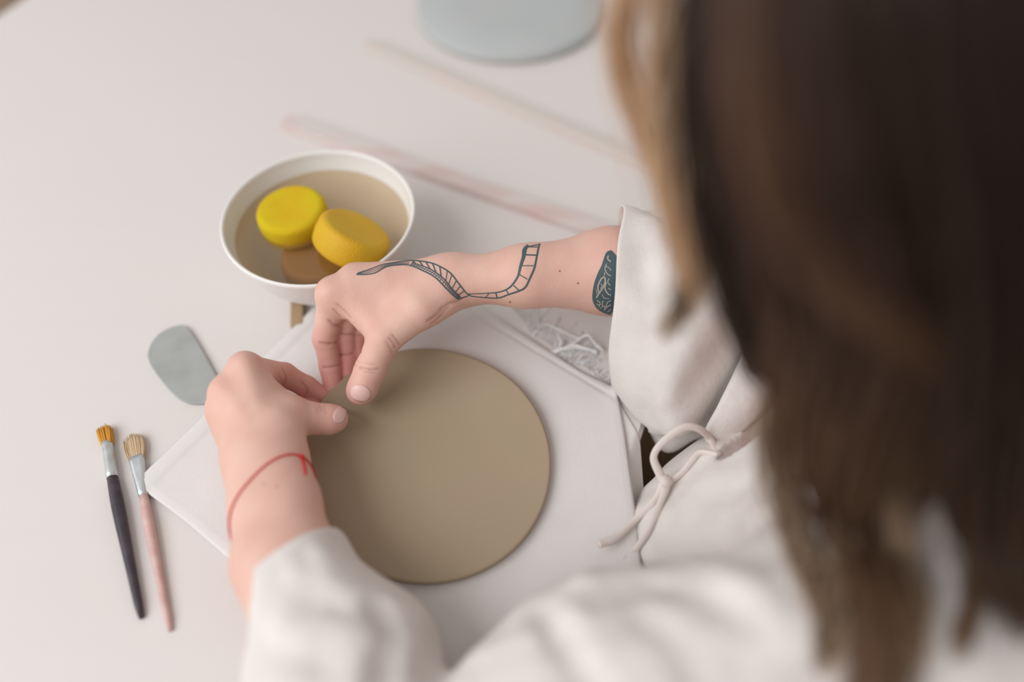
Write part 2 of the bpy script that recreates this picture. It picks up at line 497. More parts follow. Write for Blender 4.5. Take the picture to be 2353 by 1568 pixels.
# fringe
mb = MB()
def thread(pxs, r, h=0.002, n=18, seed=0):
    q = np.array([P(x, y, hh) for x, y, hh in [(*a, h) if len(a) == 2 else a for a in pxs]])
    c = catmull(q, n); c += np.random.default_rng(seed).normal(size=c.shape) * 0.0002
    c[:, 2] = np.maximum(c[:, 2], TZ + r)
    mb.tube(c, r, 5)
thread([(1225, 772), (1250, 745, .004), (1290, 760, .006), (1330, 779, .003), (1345, 772, .008), (1352, 770, .009), (1365, 785, .006), (1388, 805, .002)], 0.0007, seed=1)
thread([(1260, 812), (1300, 798, .003), (1330, 782, .005), (1350, 770, .009), (1372, 795, .004), (1390, 807, .002)], 0.0008, seed=2)
thread([(1270, 815), (1310, 795, .004), (1345, 800, .004), (1374, 810, .002)], 0.0011, seed=3)
thread([(1262, 812), (1312, 800, .004), (1350, 803, .003), (1370, 811, .001)], 0.0009, seed=4)
thread([(1290, 808), (1288, 785, .006), (1284, 772, .005)], 0.0008, seed=5)
thread([(1276, 808), (1290, 790, .006), (1296, 782, .003)], 0.0006, seed=6)
r_ = np.random.default_rng(11)
EDG = np.array([(1100, 676), (1168, 700), (1205, 744), (1222, 770), (1262, 792), (1300, 838), (1345, 845), (1385, 878), (1420, 926)], float)
for i in range(230):
    t = r_.uniform(0, len(EDG) - 1.01); k = int(t); a = EDG[k] + (EDG[k + 1] - EDG[k]) * (t - k)
    L = r_.uniform(8, 34) * (1.7 if 2 < t < 6 else 0.7); an = r_.normal(-0.6, 0.55)
    b = a + L * np.array([math.cos(an), math.sin(an)]); c = b + L * 0.5 * np.array([math.cos(an + r_.normal(0, .9)), math.sin(an + r_.normal(0, .9))])
    thread([(a[0] - 6, a[1] + 6), tuple(a), (*b, abs(r_.normal(0.0008, 0.0006))), (*c, 0.0006)], r_.uniform(0.0002, 0.00036), 0.0012, 9, i)
fr = mb.build('fringe', 'thread', under); fr['kind'] = 'stuff'

# ------------------------------------------------------------------ clay slab
def clay():
    n = 260
    cx, cy, a, b = 978, 1070, 288, 270
    th = np.linspace(0, 2 * math.pi, n, endpoint=False)
    def lift(t):            # how far the rim is bent up, by direction round the slab
        d = np.angle(np.exp(1j * (t - math.radians(218))))          # towards the pinching hands
        d2 = np.angle(np.exp(1j * (t - math.radians(305))))
        return 0.0085 * math.exp(-(d / 0.45) ** 2) + 0.0035 * math.exp(-(d2 / 0.6) ** 2)
    rings = np.concatenate([np.linspace(0.02, 0.86, 22), np.linspace(0.88, 1.0, 10)])
    rr = np.random.default_rng(5)
    rim = sum(rr.normal(0, 0.0025) * np.cos(k * th + rr.uniform(0, 6)) for k in range(3, 9))
    h0, thick = 0.0056, 0.0062
    C = P(cx, cy, h0 + thick)
    O = np.array([P(cx + a * (1 + 0.7 * rim[i]) * math.cos(t), cy + b * (1 + 0.7 * rim[i]) * math.sin(t), h0 + thick + lift(t)) for i, t in enumerate(th)])
    top, bot = [], []
    for s in rings:
        for i, t in enumerate(th):
            q = C[:2] + (O[i, :2] - C[:2]) * s
            l = lift(t) * max(0, (s - 0.45) / 0.55) ** 2
            w = 0.0005 * math.sin(q[0] * 60 + 1) * math.sin(q[1] * 50)
            edge = 0.0007 * max(0, (s - 0.985) / 0.015) ** 2
            top.append((q[0], q[1], TZ + h0 + thick + l + w - edge))
            q2 = C[:2] + (O[i, :2] - C[:2]) * (s if s < 0.97 else 0.97 + (s - 0.97) * 0.7)
            bot.append((q2[0], q2[1], TZ + h0 + l))
    V = top + bot; R = len(rings); o = R * n; fs = []
    for r in range(R - 1):
        for k in range(n):
            j = (k + 1) % n
            fs.append((r * n + k, r * n + j, (r + 1) * n + j, (r + 1) * n + k))
            fs.append((o + r * n + k, o + (r + 1) * n + k, o + (r + 1) * n + j, o + r * n + j))
    for k in range(n):
        j = (k + 1) % n
        fs.append(((R - 1) * n + k, (R - 1) * n + j, o + (R - 1) * n + j, o + (R - 1) * n + k))
    fs.append(tuple(range(n - 1, -1, -1))); fs.append(tuple(o + i for i in range(n)))
    # image angles run clockwise: flip
    fs = [f[::-1] for f in fs]
    ob = mesh_obj('clay_slab', V, fs, 'clay')
    return tag(ob, 'round flat slab of wet brown clay pinched by both hands', 'clay')
clay()

# ------------------------------------------------------------------ bowl, water, sponges
BC = P(733, 494, 0.064); BC[2] = TZ
BR = 0.0745
prof = [(0.0, 0.0), (0.032, 0.0), (0.034, 0.003), (0.040, 0.0075), (0.052, 0.018), (0.062, 0.032), (0.0695, 0.05), (0.0735, 0.064), (0.0745, 0.0685), (0.0735, 0.0705),
        (0.0715, 0.069), (0.0705, 0.063), (0.0665, 0.05), (0.059, 0.033), (0.049, 0.020), (0.037, 0.0115), (0.02, 0.008), (0.0, 0.0075)]
prof = [(max(r, 0.0002), z * 0.94) for r, z in prof]
pr = catmull([(r, z, 0) for r, z in prof], 70)[:, :2]
mb = MB(); mb.lathe([(max(r, 0.0002), z) for r, z in pr], BC, 96)
tag(mb.build('water_bowl', 'ceramic'), 'white ceramic bowl of cloudy water holding yellow sponges', 'bowl')
mb = MB(); wl = 0.0503
wr = 0.0676
wprof = [(0.0002, 0.0083), (0.02, 0.0087), (0.0366, 0.0122), (0.0485, 0.0208), (0.0586, 0.0338), (wr - 0.0006, wl - 0.002), (wr, wl), (0.04, wl), (0.0002, wl)]
mb.lathe(wprof[5:], BC, 96)
wo = mb.build('bowl_water', 'water', None, False)
tag(wo, 'cloudy brownish water filling the white bowl', 'water')
def sponge(name, px, py, h, axis, rad, th, material, label):
    z = unit(np.array(axis, float)); x = unit(np.cross(z, (0.1, 1, 0.05))); y = np.cross(z, x)
    R = np.stack([x, y, z], 1)
    e = 0.0055
    pf = [(0.0002, -th), (rad - e, -th)] + [(rad - e + e * math.sin(t), -th + e - e * math.cos(t)) for t in np.linspace(0.2, 1.5, 6)] + \
         [(rad + 0.0006, 0)] + [(rad - e + e * math.cos(t), th - e + e * math.sin(t)) for t in np.linspace(0.1, 1.4, 6)] + [(rad - e, th), (rad * 0.5, th - 0.0006), (0.0002, th - 0.001)]
    mb = MB(); c = P(px, py, h); mb.lathe(pf, (0, 0, 0), 48, R)
    v = np.array(mb.v); v += wob(v.astype(np.float32), 17, 130, 0.0007)[:, None] * (v / (np.linalg.norm(v, axis=1)[:, None] + 1e-9)) + c
    mb.v = [tuple(q) for q in v]
    return tag(mb.build(name, material), label, 'sponge', 'round sponges in the water bowl')
sponge('round_sponge', 675, 500, 0.0525, (-0.05, -0.02, 1), 0.0270, 0.0115, 'sponge', 'lemon yellow round sponge floating flat in the bowl')
sponge('round_sponge', 808, 552, 0.0545, (0.55, 0.42, 1), 0.0280, 0.0125, 'sponge_wet', 'tilted orange-yellow round sponge leaning against the flat floating one')
sponge('round_sponge', 728, 606, 0.028, (0.05, 0.0, 1), 0.0265, 0.011, 'sponge_sunk', 'brownish sponge sunk under the water surface of the bowl')

# ------------------------------------------------------------------ grey kidney rib
def slab_outline(name, pxs, h0, th, material, n=120, bev=0.0006, parent=None, rnd=3):
    o = outline(np.array([P(x, y, h0)[:2] for x, y in pxs]), n, rnd); c = o.mean(0)
    V = []; lv = [(1 - 0.02, h0), (1.0, h0 + bev), (1.0, h0 + th - bev), (1 - 0.02, h0 + th)]
    for s, z in lv:
        for q in o: V.append((*(c + (q - c) * s), TZ + z))
    fs = []
    for r in range(3):
        for k in range(n):
            j = (k + 1) % n; fs.append((r * n + k, r * n + j, r * n + n + j, r * n + n + k))
    fs += [tuple(range(n - 1, -1, -1)), tuple(range(3 * n, 4 * n))]
    ar = 0.5 * sum(o[i, 0] * o[(i + 1) % n, 1] - o[(i + 1) % n, 0] * o[i, 1] for i in range(n))
    if ar < 0: fs = [f[::-1] for f in fs]
    return mesh_obj(name, V, fs, material, parent, False)
tag(slab_outline('kidney_scraper', [(341, 822), (348, 796), (366, 772), (392, 757), (420, 750), (434, 757), (450, 780), (478, 828), (506, 880), (512, 910), (498, 926),
                                    (470, 932), (440, 932), (415, 922), (390, 899), (364, 866), (348, 843)], 0.0, 0.0030, 'rubber'),
    'flat grey kidney-shaped scraper lying beside the left hand', 'tool')

# ------------------------------------------------------------------ brushes
def brush(px0, px1, ferr, bris, label, rh, mats, flat, seed):
    base = empty('paint_brush', P(*px1, 0)); tag(base, label, 'brush', 'paint brushes lying on the table')
    r = rh
    a = P(*bris, r); b = P(*px0, r); c = P(*ferr, r); e = P(*px1, r * 0.8)
    mb = MB(); pts = np.array([c + (e - c) * t for t in np.linspace(0, 1, 14)])
    rad = [r * 0.98, r * 1.05, r * 1.12, r * 1.15, r * 1.12, r * 1.08, r * 1.02, r * .96, r * .9, r * .85, r * .8, r * .75, r * .7, r * .45]
    for q, k in zip(pts, rad): q[2] = TZ + k
    mb.tube(pts, rad, 14); mb.build('handle', mats[1], base)
    mb = MB(); pts = np.array([b + (c - b) * t for t in np.linspace(0, 1.03, 10)])
    k = np.linspace(0, 1, 10); w = flat * (1 - k) + 1.05 * k
    rad = r * w * (1 + 0.05 * (np.abs(k - 0.75) < 0.06) + 0.05 * (np.abs(k - 0.9) < 0.06))
    for q in pts: q[2] = TZ + r * 1.05
    mb.tube(pts, rad, 16, True, 1.0); v = np.array(mb.v)
    mid = TZ + r * 1.05; v[:, 2] = mid + np.clip(v[:, 2] - mid, -r * 1.02, r * 1.02); mb.v = [tuple(q) for q in v]
    mb.build('ferrule', mats[2], base)
    rr = np.random.default_rng(seed); mb = MB()
    ax = a - b; ax[2] = 0; L = np.linalg.norm(ax); ax /= L; sd = np.array([-ax[1], ax[0], 0])
    for i in range(150):
        s, t = rr.uniform(-1, 1), rr.uniform(-0.9, 0.9)
        ww = r * flat * 0.9
        p0 = b - ax * 0.002 + sd * s * ww + V3(0, 0, t * r * 0.8)
        spread = 1.25 if mats[0] == 'bristle_o' else 1.25
        le = L * rr.uniform(0.82, 1.05) * (1 - 0.18 * s * s)
        p1 = p0 + ax * le * 0.55 + sd * s * ww * (spread - 1) * 1.5
        p2 = b + ax * le + sd * s * ww * (1.5 if mats[0] == 'bristle_o' else 1.35) + V3(0, 0, t * r * 0.9 - r * 0.1)
        p2[2] = max(p2[2], TZ + 0.0004)
        mb.tube(catmull([p0, p1, p2], 6), [0.0005, 0.0005, 0.0005, 0.00045, 0.0004, 0.0002], 4)
    br = mb.build('bristles', mats[0], base); br['kind'] = 'stuff'
brush((246, 1018), (324, 1420), (258, 1096), (237, 980), 'orange-bristled brush with a dark purple-black handle', 0.0036, ('bristle_o', 'handle_d', 'ferrule'), 1.0, 1)
brush((314, 1052), (390, 1450), (330, 1138), (305, 1000), 'tan flat-bristled brush with a pink handle, tucked against the cloth corner', 0.0030, ('bristle_t', 'handle_p', 'ferrule'), 1.75, 2)

# ------------------------------------------------------------------ laths, stick, grey dish
def lath(a, b, w, t, name, material, label, group=None):
    pa, pb = P(*a, t / 2), P(*b, t / 2); ax = unit(pb - pa); sd = np.cross((0, 0, 1), ax)
    mb = MB(); mb.box((pa + pb) / 2, (pb - pa) / 2, sd * w / 2, (0, 0, t / 2), 0.0008)
    return tag(mb.build(name, material, None, False), label, 'wood strip', group)
lath((843, 100), (1640, 442), 0.0125, 0.009, 'guide_lath', 'lath', 'plain pale wooden lath lying beyond the bowl', 'wooden guide laths')
lath((655, 280), (1560, 592), 0.0165, 0.008, 'guide_lath', 'lath_red', 'pale wooden lath with reddish stains passing right behind the bowl', 'wooden guide laths')
lath((684, 640), (684, 752), 0.0105, 0.0060, 'tool_handle', 'wood', 'brown wooden tool handle poking out between bowl and cloth')
GC = P(1172, 26, 0.0); GC[2] = TZ
pf = [(0.0002, 0), (0.104, 0), (0.1065, 0.0015), (0.1075, 0.006), (0.1065, 0.0105), (0.104, 0.012), (0.06, 0.0117), (0.0002, 0.0115)]
mb = MB(); mb.lathe([(max(r, 0.0002), max(z, 0)) for r, z in pf], GC, 72)
tag(mb.build('round_bat', 'ceramic_grey'), 'blue-grey round flat board at the far side of the table', 'board')
# ================================================================== the person
person = tag(empty('person', (0.40, 0.20, 0.0)), 'long-haired person in an off-white linen blouse pinching the clay with both hands', 'person')

SKIN = np.array([0.72, 0.445, 0.362]); SKIN_RED = np.array([0.66, 0.27, 0.24]); SKIN_DARK = np.array([0.30, 0.11, 0.085])

class Hand:
    def __init__(s, wrist, fore, fingers, thumb, wide, palm_r, extra):
        s.W = P(*wrist); s.fore = fore; s.F = fingers; s.T = thumb; s.wide = wide; s.palm_r = palm_r; s.extra = extra; s.creases = []
    def base(s, p):
        # forearm and wrist: two parallel tapered cores give the oval section
        d = None
        for sg in (-1, 1):
            for (a, ra, wa), (b, rb, wb) in zip(s.fore[:-1], s.fore[1:]):
                q = cone(p, a + s.wide * sg * wa, b + s.wide * sg * wb, ra, rb)
                d = q if d is None else smin(d, q, 0.012)
        palm = None
        for i, f in enumerate(s.F):
            w0 = s.W + s.wide * (0.6 - 0.4 * i) * s.fore[0][2] * 1.2
            q = cone(p, w0, f[0][0], s.palm_r[0], f[0][1] * s.palm_r[1])
            palm = q if palm is None else smin(palm, q, 0.010)
        for (a, b, ra, rb) in s.extra:
            palm = smin(palm, cone(p, a, b, ra, rb), 0.010)
        d = smin(d, palm, 0.014)
        # thumb
        t = None
        for (a, ra), (b, rb) in zip(s.T[:-1], s.T[1:]):
            q = cone(p, a, b, ra, rb); t = q if t is None else smin(t, q, 0.0035)
        d = smin(d, t, 0.009)
        # fingers kept apart from each other
        fg = None
        for f in s.F:
            c = None
            for (a, ra), (b, rb) in zip(f[:-1], f[1:]):
                q = cone(p, a, b, ra, rb); c = q if c is None else smin(c, q, 0.003)
            fg = c if fg is None else smin(fg, c, 0.0007)
        return smin(d, fg, 0.006)
    def sdf(s, p):
        d = s.base(p)
        near = np.abs(d) < 0.006
        if s.creases and near.any():
            q = p[near]; a = np.zeros(len(q), np.float32)
            for poly, dep, w in s.creases:
                a += dep * np.exp(-(segdist(q, poly) / w) ** 2)
            d = d.copy(); d[near] += a
        return d
    def hit(s, pxs):             # where the lines of sight meet the finished skin
        out = []; o = Vector(CAM)
        for q in pxs:
            r = s.bvh.ray_cast(o, Vector(unit(ray(*q))))
            out.append(np.array(r[0]) if r[0] is not None else np.full(3, np.nan))
        return np.array(out)
    def crease(s, pxs, dep=0.0008, w=0.0009):
        s.creases.append((trace(s.base, pxs).astype(np.float32), dep, w))
    def tint(s, v, red, soft=0.012):
        c = np.tile(SKIN, (len(v), 1))
        for q, r, k in red:
            f = (k * np.exp(-(np.linalg.norm(v - q, axis=1) / r) ** 2))[:, None]
            c = c * (1 - f) + SKIN_RED * f
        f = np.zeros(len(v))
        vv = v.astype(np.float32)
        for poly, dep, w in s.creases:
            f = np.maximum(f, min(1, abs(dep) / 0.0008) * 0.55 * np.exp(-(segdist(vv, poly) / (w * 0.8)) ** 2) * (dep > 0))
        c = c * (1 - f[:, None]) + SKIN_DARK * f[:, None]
        m = wob(vv, 31, 160, 0.16)[:, None] + wob(vv, 32, 420, 0.10)[:, None]
        return np.clip(c * (1 + 0.25 * m * np.array([0.3, 1, 1])), 0, 1)

def J(px, py, h, r): return (P(px, py, h), r)
VIEW = unit(ray(1000, 700))

# ---- right hand (tattooed arm)
RW = (1035, 647, 0.066)
rw = P(*RW); rm = P(1205, 635, 0.067); rf = P(1400, 624, 0.064); re = P(1790, 600, 0.056)
away = unit(np.cross(unit(rf - rw), np.cross(VIEW, unit(rf - rw))))
RH = Hand(RW, [(rw, 0.0146, 0.007), (rm, 0.0191, 0.008), (rf, 0.0277, 0.006), (re, 0.030, 0.006)],
          [[J(766, 676, .072, .0105), J(747, 778, .039, .0088), J(759, 842, .0215, .0078), J(767, 898, .0125, .0068)],
           [J(818, 645, .072, .0105), J(793, 765, .035, .0085), J(800, 818, .020, .0076), J(798, 868, .0115, .0066)],
           [J(858, 655, .066, .0096), J(822, 765, .031, .0080), J(824, 814, .018, .0072), J(818, 860, .0105, .0063)],
           [J(898, 662, .057, .0083), J(858, 758, .026, .0068), J(852, 802, .016, .0062), J(846, 838, .0100, .0055)]],
          [J(1010, 680, .071, .0137), J(965, 708, .070, .0142), J(884, 776, .061, .0116), J(849, 853, .0435, .0103), J(834, 890, .0365, .0101), J(828, 900, .0345, .0096)],
          -away, (0.0139, 1.15),
          [(P(930, 705, .062), P(985, 690, .064), 0.0156, 0.0165), (P(800, 690, .066), P(890, 705, .062), 0.0108, 0.0147),
           (P(790, 672, .069), P(848, 735, .062), 0.0073, 0.0107)])
# ---- left hand (red thread)
LW = (612, 1062, 0.046)
lw = P(*LW); lm = P(632, 1160, 0.047); lf = P(655, 1290, 0.047); le = P(943, 2020, 0.045)
LH = Hand(LW, [(lw, 0.0172, 0.0075), (lm, 0.0180, 0.0075), (lf, 0.0215, 0.007), (le, 0.034, 0.006)],
          [[J(563, 848, .064, .0098), J(652, 862, .031, .0086), J(704, 889, .019, .0076), J(745, 914, .0125, .0067)],
           [J(523, 902, .058, .0100), J(605, 930, .022, .0086), J(668, 937, .0135, .0076), J(720, 935, .0115, .0067)],
           [J(515, 942, .045, .0100), J(578, 975, .0155, .0080), J(632, 978, .0125, .0072), J(676, 968, .0110, .0064)],
           [J(528, 985, .034, .0090), J(582, 1012, .0150, .0070), J(622, 1012, .0115, .0063), J(655, 1002, .0105, .0057)]],
          [J(622, 1035, .050, .0150), J(640, 985, .052, .0150), J(664, 958, .049, .0118), J(722, 962, .0395, .0100), J(757, 964, .036, .0098), J(770, 963, .0345, .0088)],
          unit(V3(1, 0.1, 0.1)), (0.0165, 1.14),
          [(P(600, 930, .050), P(648, 960, .046), 0.014, 0.014), (P(560, 900, .052), P(590, 1000, .046), 0.013, 0.016),
           (P(600, 893, .052), P(668, 942, .042), 0.007, 0.007)])

# knuckles, creases and folds of the right hand
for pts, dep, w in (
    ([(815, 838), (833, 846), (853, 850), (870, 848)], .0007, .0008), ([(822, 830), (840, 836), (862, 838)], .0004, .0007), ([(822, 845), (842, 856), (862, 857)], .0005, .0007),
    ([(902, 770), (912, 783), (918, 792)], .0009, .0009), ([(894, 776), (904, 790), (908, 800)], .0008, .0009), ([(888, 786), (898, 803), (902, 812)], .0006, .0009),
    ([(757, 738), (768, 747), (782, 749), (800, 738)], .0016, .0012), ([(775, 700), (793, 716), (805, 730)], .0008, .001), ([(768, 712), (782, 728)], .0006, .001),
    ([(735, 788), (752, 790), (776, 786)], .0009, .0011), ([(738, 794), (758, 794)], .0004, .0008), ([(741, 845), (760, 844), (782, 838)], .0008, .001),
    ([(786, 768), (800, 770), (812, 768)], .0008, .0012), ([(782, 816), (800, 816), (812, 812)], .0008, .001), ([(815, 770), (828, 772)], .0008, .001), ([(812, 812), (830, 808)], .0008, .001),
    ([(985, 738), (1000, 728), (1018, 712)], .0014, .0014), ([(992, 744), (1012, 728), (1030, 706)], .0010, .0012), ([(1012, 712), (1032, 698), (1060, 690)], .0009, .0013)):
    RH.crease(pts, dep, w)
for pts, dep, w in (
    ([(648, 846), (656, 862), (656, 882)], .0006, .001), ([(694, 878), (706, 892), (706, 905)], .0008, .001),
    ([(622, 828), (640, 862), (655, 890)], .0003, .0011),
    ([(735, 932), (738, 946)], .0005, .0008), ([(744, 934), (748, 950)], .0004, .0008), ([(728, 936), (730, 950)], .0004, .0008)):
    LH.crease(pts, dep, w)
# raised tendons / knuckle heads
RH.creases += [(trace(RH.base, [(748, 662), (770, 660), (800, 655)]).astype(np.float32), -0.0007, 0.006), (trace(RH.base, [(800, 632), (830, 632), (880, 628)]).astype(np.float32), -0.0008, 0.005)]
LH.creases += [(trace(LH.base, [(560, 826), (570, 850), (590, 930)]).astype(np.float32), -0.0009, 0.0055), (trace(LH.base, [(498, 890), (520, 905), (560, 960)]).astype(np.float32), -0.0008, 0.0055)]

def bounds(H_, m=0.03, xlim=None):
    pts = [H_.W] + [q[0] for f in H_.F for q in f] + [q[0] for q in H_.T] + [f[0] for f in H_.fore]
    pts = np.array(pts); return pts.min(0) - m, pts.max(0) + m
bv, bq, bt = [], [], []
off = 0
for H_, name in ((RH, 'R'), (LH, 'L')):
    l, h = bounds(H_)
    if name == 'R': h[0] = 0.115
    else: l[1] = 0.095
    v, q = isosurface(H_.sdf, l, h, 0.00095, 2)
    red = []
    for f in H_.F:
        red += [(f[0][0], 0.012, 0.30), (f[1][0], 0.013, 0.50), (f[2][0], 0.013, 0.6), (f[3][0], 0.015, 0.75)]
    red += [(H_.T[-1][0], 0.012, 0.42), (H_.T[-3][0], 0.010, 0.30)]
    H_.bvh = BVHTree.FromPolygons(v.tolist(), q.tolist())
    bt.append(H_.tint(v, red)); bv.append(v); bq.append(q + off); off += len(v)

# ---- body under the clothes: torso, upper arms, neck, head
BM = V3(0.25, 0.22, TZ); BF = unit(V3(-0.89, 0.453, 0)); BL = unit(V3(-0.453, -0.89, 0))
def B(f, l, h): return BM + BF * f + BL * l + V3(0, 0, h)
SL = V3(0.175, 0.085, TZ + 0.095); SR = V3(0.33, 0.38, TZ + 0.12)
HC = V3(0.178, 0.262, TZ + 0.345)                        # head centre
hz = unit(BF * 0.55 + V3(0, 0, 0.84)); hy_ = unit(BF * 0.84 - V3(0, 0, 0.55)); hx = np.cross(hy_, hz)
HR = np.stack([hx, hy_, hz], 1)                          # head axes: right, face, crown
def HP(x, y, z): return HC + HR @ V3(x, y, z)
def body(p):
    d = cone(p, B(-.004, .085, .033), B(-.004, -.085, .033), .076, .076)
    d = smin(d, cone(p, B(.0, .05, -.06), B(-.05, .05, -.30), .085, .10), .04)
    d = smin(d, cone(p, B(.0, -.05, -.06), B(-.05, -.05, -.30), .085, .10), .04)
    for s in (-1, 1): d = smin(d, ball(p, B(.066, .068 * s, -.046), .057), .03)
    d = smin(d, cone(p, B(-.01, .03, .10), SL, .045, .047), .04)
    d = smin(d, cone(p, B(-.01, -.03, .10), SR, .045, .047), .04)
    d = smin(d, cone(p, SL, le + V3(0.01, 0.01, 0.01), .047, .036), .02); d = smin(d, cone(p, le, lf, .034, .0265), .01)
    d = smin(d, cone(p, SR, re, .047, .033), .02); d = smin(d, cone(p, re, rf + (re - rf) * .25, .031, .026), .01)
    d = smin(d, cone(p, B(.0, 0, .10), HP(0, -.03, -.07), .055, .052), .03)
    d = smin(d, head(p), .02)
    return d
def head(p):
    d = ellipsoid(p, HP(0, -.012, .025), HR, (.074, .092, .085))
    d = smin(d, ellipsoid(p, HP(0, .03, -.045), HR, (.055, .055, .065)), .03)
    d = smin(d, cone(p, HP(0, .062, -.095), HP(0, .066, -.1), .018, .016), .025)             # chin
    d = smin(d, cone(p, HP(0, .086, .0), HP(0, .108, -.036), .0075, .012), .010)            # nose
    d = smin(d, cone(p, HP(-.045, .073, .012), HP(.045, .073, .012), .010, .010), .015)      # brow
    for s in (-1, 1):
        d = smax(d, -ball(p, HP(.031 * s, .094, -.008), .014), .012)
        d = smin(d, ball(p, HP(.031 * s, .073, -.008), .0125), .004)                        # eyeball under the lid
        d = smin(d, ellipsoid(p, HP(.075 * s, -.005, -.02), HR, (.007, .018, .031)), .006)  # ear
    d = smin(d, ellipsoid(p, HP(0, .089, -.064), HR, (.024, .010, .0055)), .006)            # lips
    d = smin(d, ellipsoid(p, HP(0, .087, -.074), HR, (.021, .010, .006)), .004)
    return d
v, q = isosurface(body, (-0.10, -0.06, TZ - 0.42), (0.45, 0.50, TZ + 0.50), 0.0052, 1)
t = np.tile(SKIN, (len(v), 1))
hv = (v - HC) @ HR
fl = np.exp(-((hv[:, 0] / .024) ** 2 + ((hv[:, 1] - .095) / .02) ** 2 + ((hv[:, 2] + .069) / .011) ** 2))[:, None]
t = t * (1 - 0.7 * fl) + np.array([0.55, 0.2, 0.19]) * 0.7 * fl
bt.append(t); bv.append(v); bq.append(q + off)
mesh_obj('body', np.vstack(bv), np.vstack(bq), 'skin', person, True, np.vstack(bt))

# ---- nails
def nail(H_, c, ax, sd, name):
    # patch on the skin: centre, half-length axis, half-width axis (pixel plane), traced on the surface
    n = 9; px = []
    for i in range(n):
        for j in range(n):
            a, b = -1 + 2 * i / (n - 1), -1 + 2 * j / (n - 1)
            # squircle: rounded at the free end, flatter at the root
            k = 1 - 0.16 * (a * b) ** 2
            px.append((c[0] + ax[0] * a * math.sqrt(max(0, 1 - 0.45 * b * b)) * k + sd[0] * b * math.sqrt(max(0, 1 - 0.30 * a * a)) * k,
                       c[1] + ax[1] * a * math.sqrt(max(0, 1 - 0.45 * b * b)) * k + sd[1] * b * math.sqrt(max(0, 1 - 0.30 * a * a)) * k))
    p = trace(H_.sdf, px); g = grad(H_.sdf, p)
    hgt = np.array([0.0004 * (1 - 0.6 * max(abs(-1 + 2 * i / (n - 1)), abs(-1 + 2 * j / (n - 1))) ** 4) for i in range(n) for j in range(n)])
    top = p + g * (hgt[:, None] + 0.0001); bot = p - g * 0.0008
    fs = [(i * n + j, i * n + j + 1, (i + 1) * n + j + 1, (i + 1) * n + j) for i in range(n - 1) for j in range(n - 1)]
    rimi = [j for j in range(n)] + [i * n + n - 1 for i in range(1, n)] + [(n - 1) * n + j for j in range(n - 2, -1, -1)] + [i * n for i in range(n - 2, 0, -1)]
    m = n * n
    fs += [(a, a + m, b + m, b) for a, b in zip(rimi, rimi[1:] + rimi[:1])]
    o = mesh_obj(name, np.vstack([top, bot]), fs, 'nail', person)
    return o
nail(RH, (828, 904), (-5, 19), (25, 7), 'fingernail')
nail(LH, (781, 954), (14, 4), (-7, 20), 'fingernail')

# ---- tattoos: flat ink lines lying on the skin
def skin_ribbon(mb, H_, pxs, wpx, n=None, lift=0.00022):
    pxs = np.array(pxs, float)
    L = np.linalg.norm(np.diff(pxs, axis=0), axis=1).sum()
    n = n or max(3, int(L / 4))
    c = catmull(pxs, n) if len(pxs) > 2 else np.array([pxs[0] + (pxs[1] - pxs[0]) * t for t in np.linspace(0, 1, n)])
    tn = np.gradient(c, axis=0); tn /= np.linalg.norm(tn, axis=1)[:, None] + 1e-9
    nr = np.stack([-tn[:, 1], tn[:, 0]], 1)
    w = np.interp(np.linspace(0, 1, n), np.linspace(0, 1, len(wpx)), wpx)[:, None] if np.ndim(wpx) else wpx
    a, m_, b = c - nr * w / 2, c, c + nr * w / 2
    px = np.vstack([a, m_, b]); p = H_.hit(px)
    ok = ~np.isnan(p[:, 0]); p = np.where(ok[:, None], p, CAM + 0.5)
    p = p + grad(H_.sdf, p) * lift
    fs = []
    for i in range(n - 1):
        for r in (0, 1):
            f = (r * n + i, (r + 1) * n + i, (r + 1) * n + i + 1, r * n + i + 1)
            if all(ok[k] for k in f): fs.append(f)
    mb.add(p, fs)
ink = MB()
RE = [(1240, 560), (1236.5, 573.7), (1231, 602), (1227, 618.5), (1217, 641), (1207.5, 659.7), (1194.5, 668), (1168, 677), (1142, 685), (1093.5, 682), (1080, 680)]
LE = [(1214, 564), (1205.7, 574), (1203, 590.5), (1196, 613), (1190.7, 633.5), (1179.5, 652), (1164.5, 665), (1142, 672), (1104.7, 674.6), (1074.8, 675.6)]
skin_ribbon(ink, RH, RE, (3.5, 4.2, 4.5, 4.2, 3.6, 2.2, 1.8))
skin_ribbon(ink, RH, LE, (6, 10, 7, 5, 4, 3, 2, 1.6))
skin_ribbon(ink, RH, [(1213, 567), (1240, 562)], 2)
for a, b, w in (((1215, 568), (1236, 568), 2), ((1207, 586), (1234, 587), 3), ((1199, 611), (1229, 611), 2), ((1193, 631), (1212, 642), 2.2), ((1180, 656), (1193, 668), 2.4),
                ((1163, 667), (1169, 676), 2.2), ((1139, 672), (1142, 684), 2.6), ((1123, 675), (1116, 683), 1.8)):
    skin_ribbon(ink, RH, [a, b], w)
UP = [(821.7, 628), (854, 617.5), (878, 608.6), (908, 603.5), (940, 599), (970, 601), (1000, 608), (1033, 626.4), (1053.7, 651.7), (1071.6, 674), (1080, 677)]
LO = [(819, 631), (840, 631), (863, 627), (887, 614), (914, 609.5), (940.7, 610), (970.4, 622), (1000, 638), (1027, 665), (1047.8, 684.5), (1057, 686), (1080.5, 678)]
MI = [(946.6, 604), (988, 619), (1018, 640), (1038.9, 665), (1056.7, 681.5)]
skin_ribbon(ink, RH, UP, (1.6, 1.8, 2.2, 3, 3.2, 3, 2.2)); skin_ribbon(ink, RH, LO, (3, 2.6, 2.2, 2.6, 3, 3.4, 2.8, 2)); skin_ribbon(ink, RH, MI, (2.4, 3.4, 3.4, 2.6))
def lerp_poly(A, Bp, t, n=14):
    a = catmull(A, n); b = catmull(Bp, n); return a + (b - a) * t
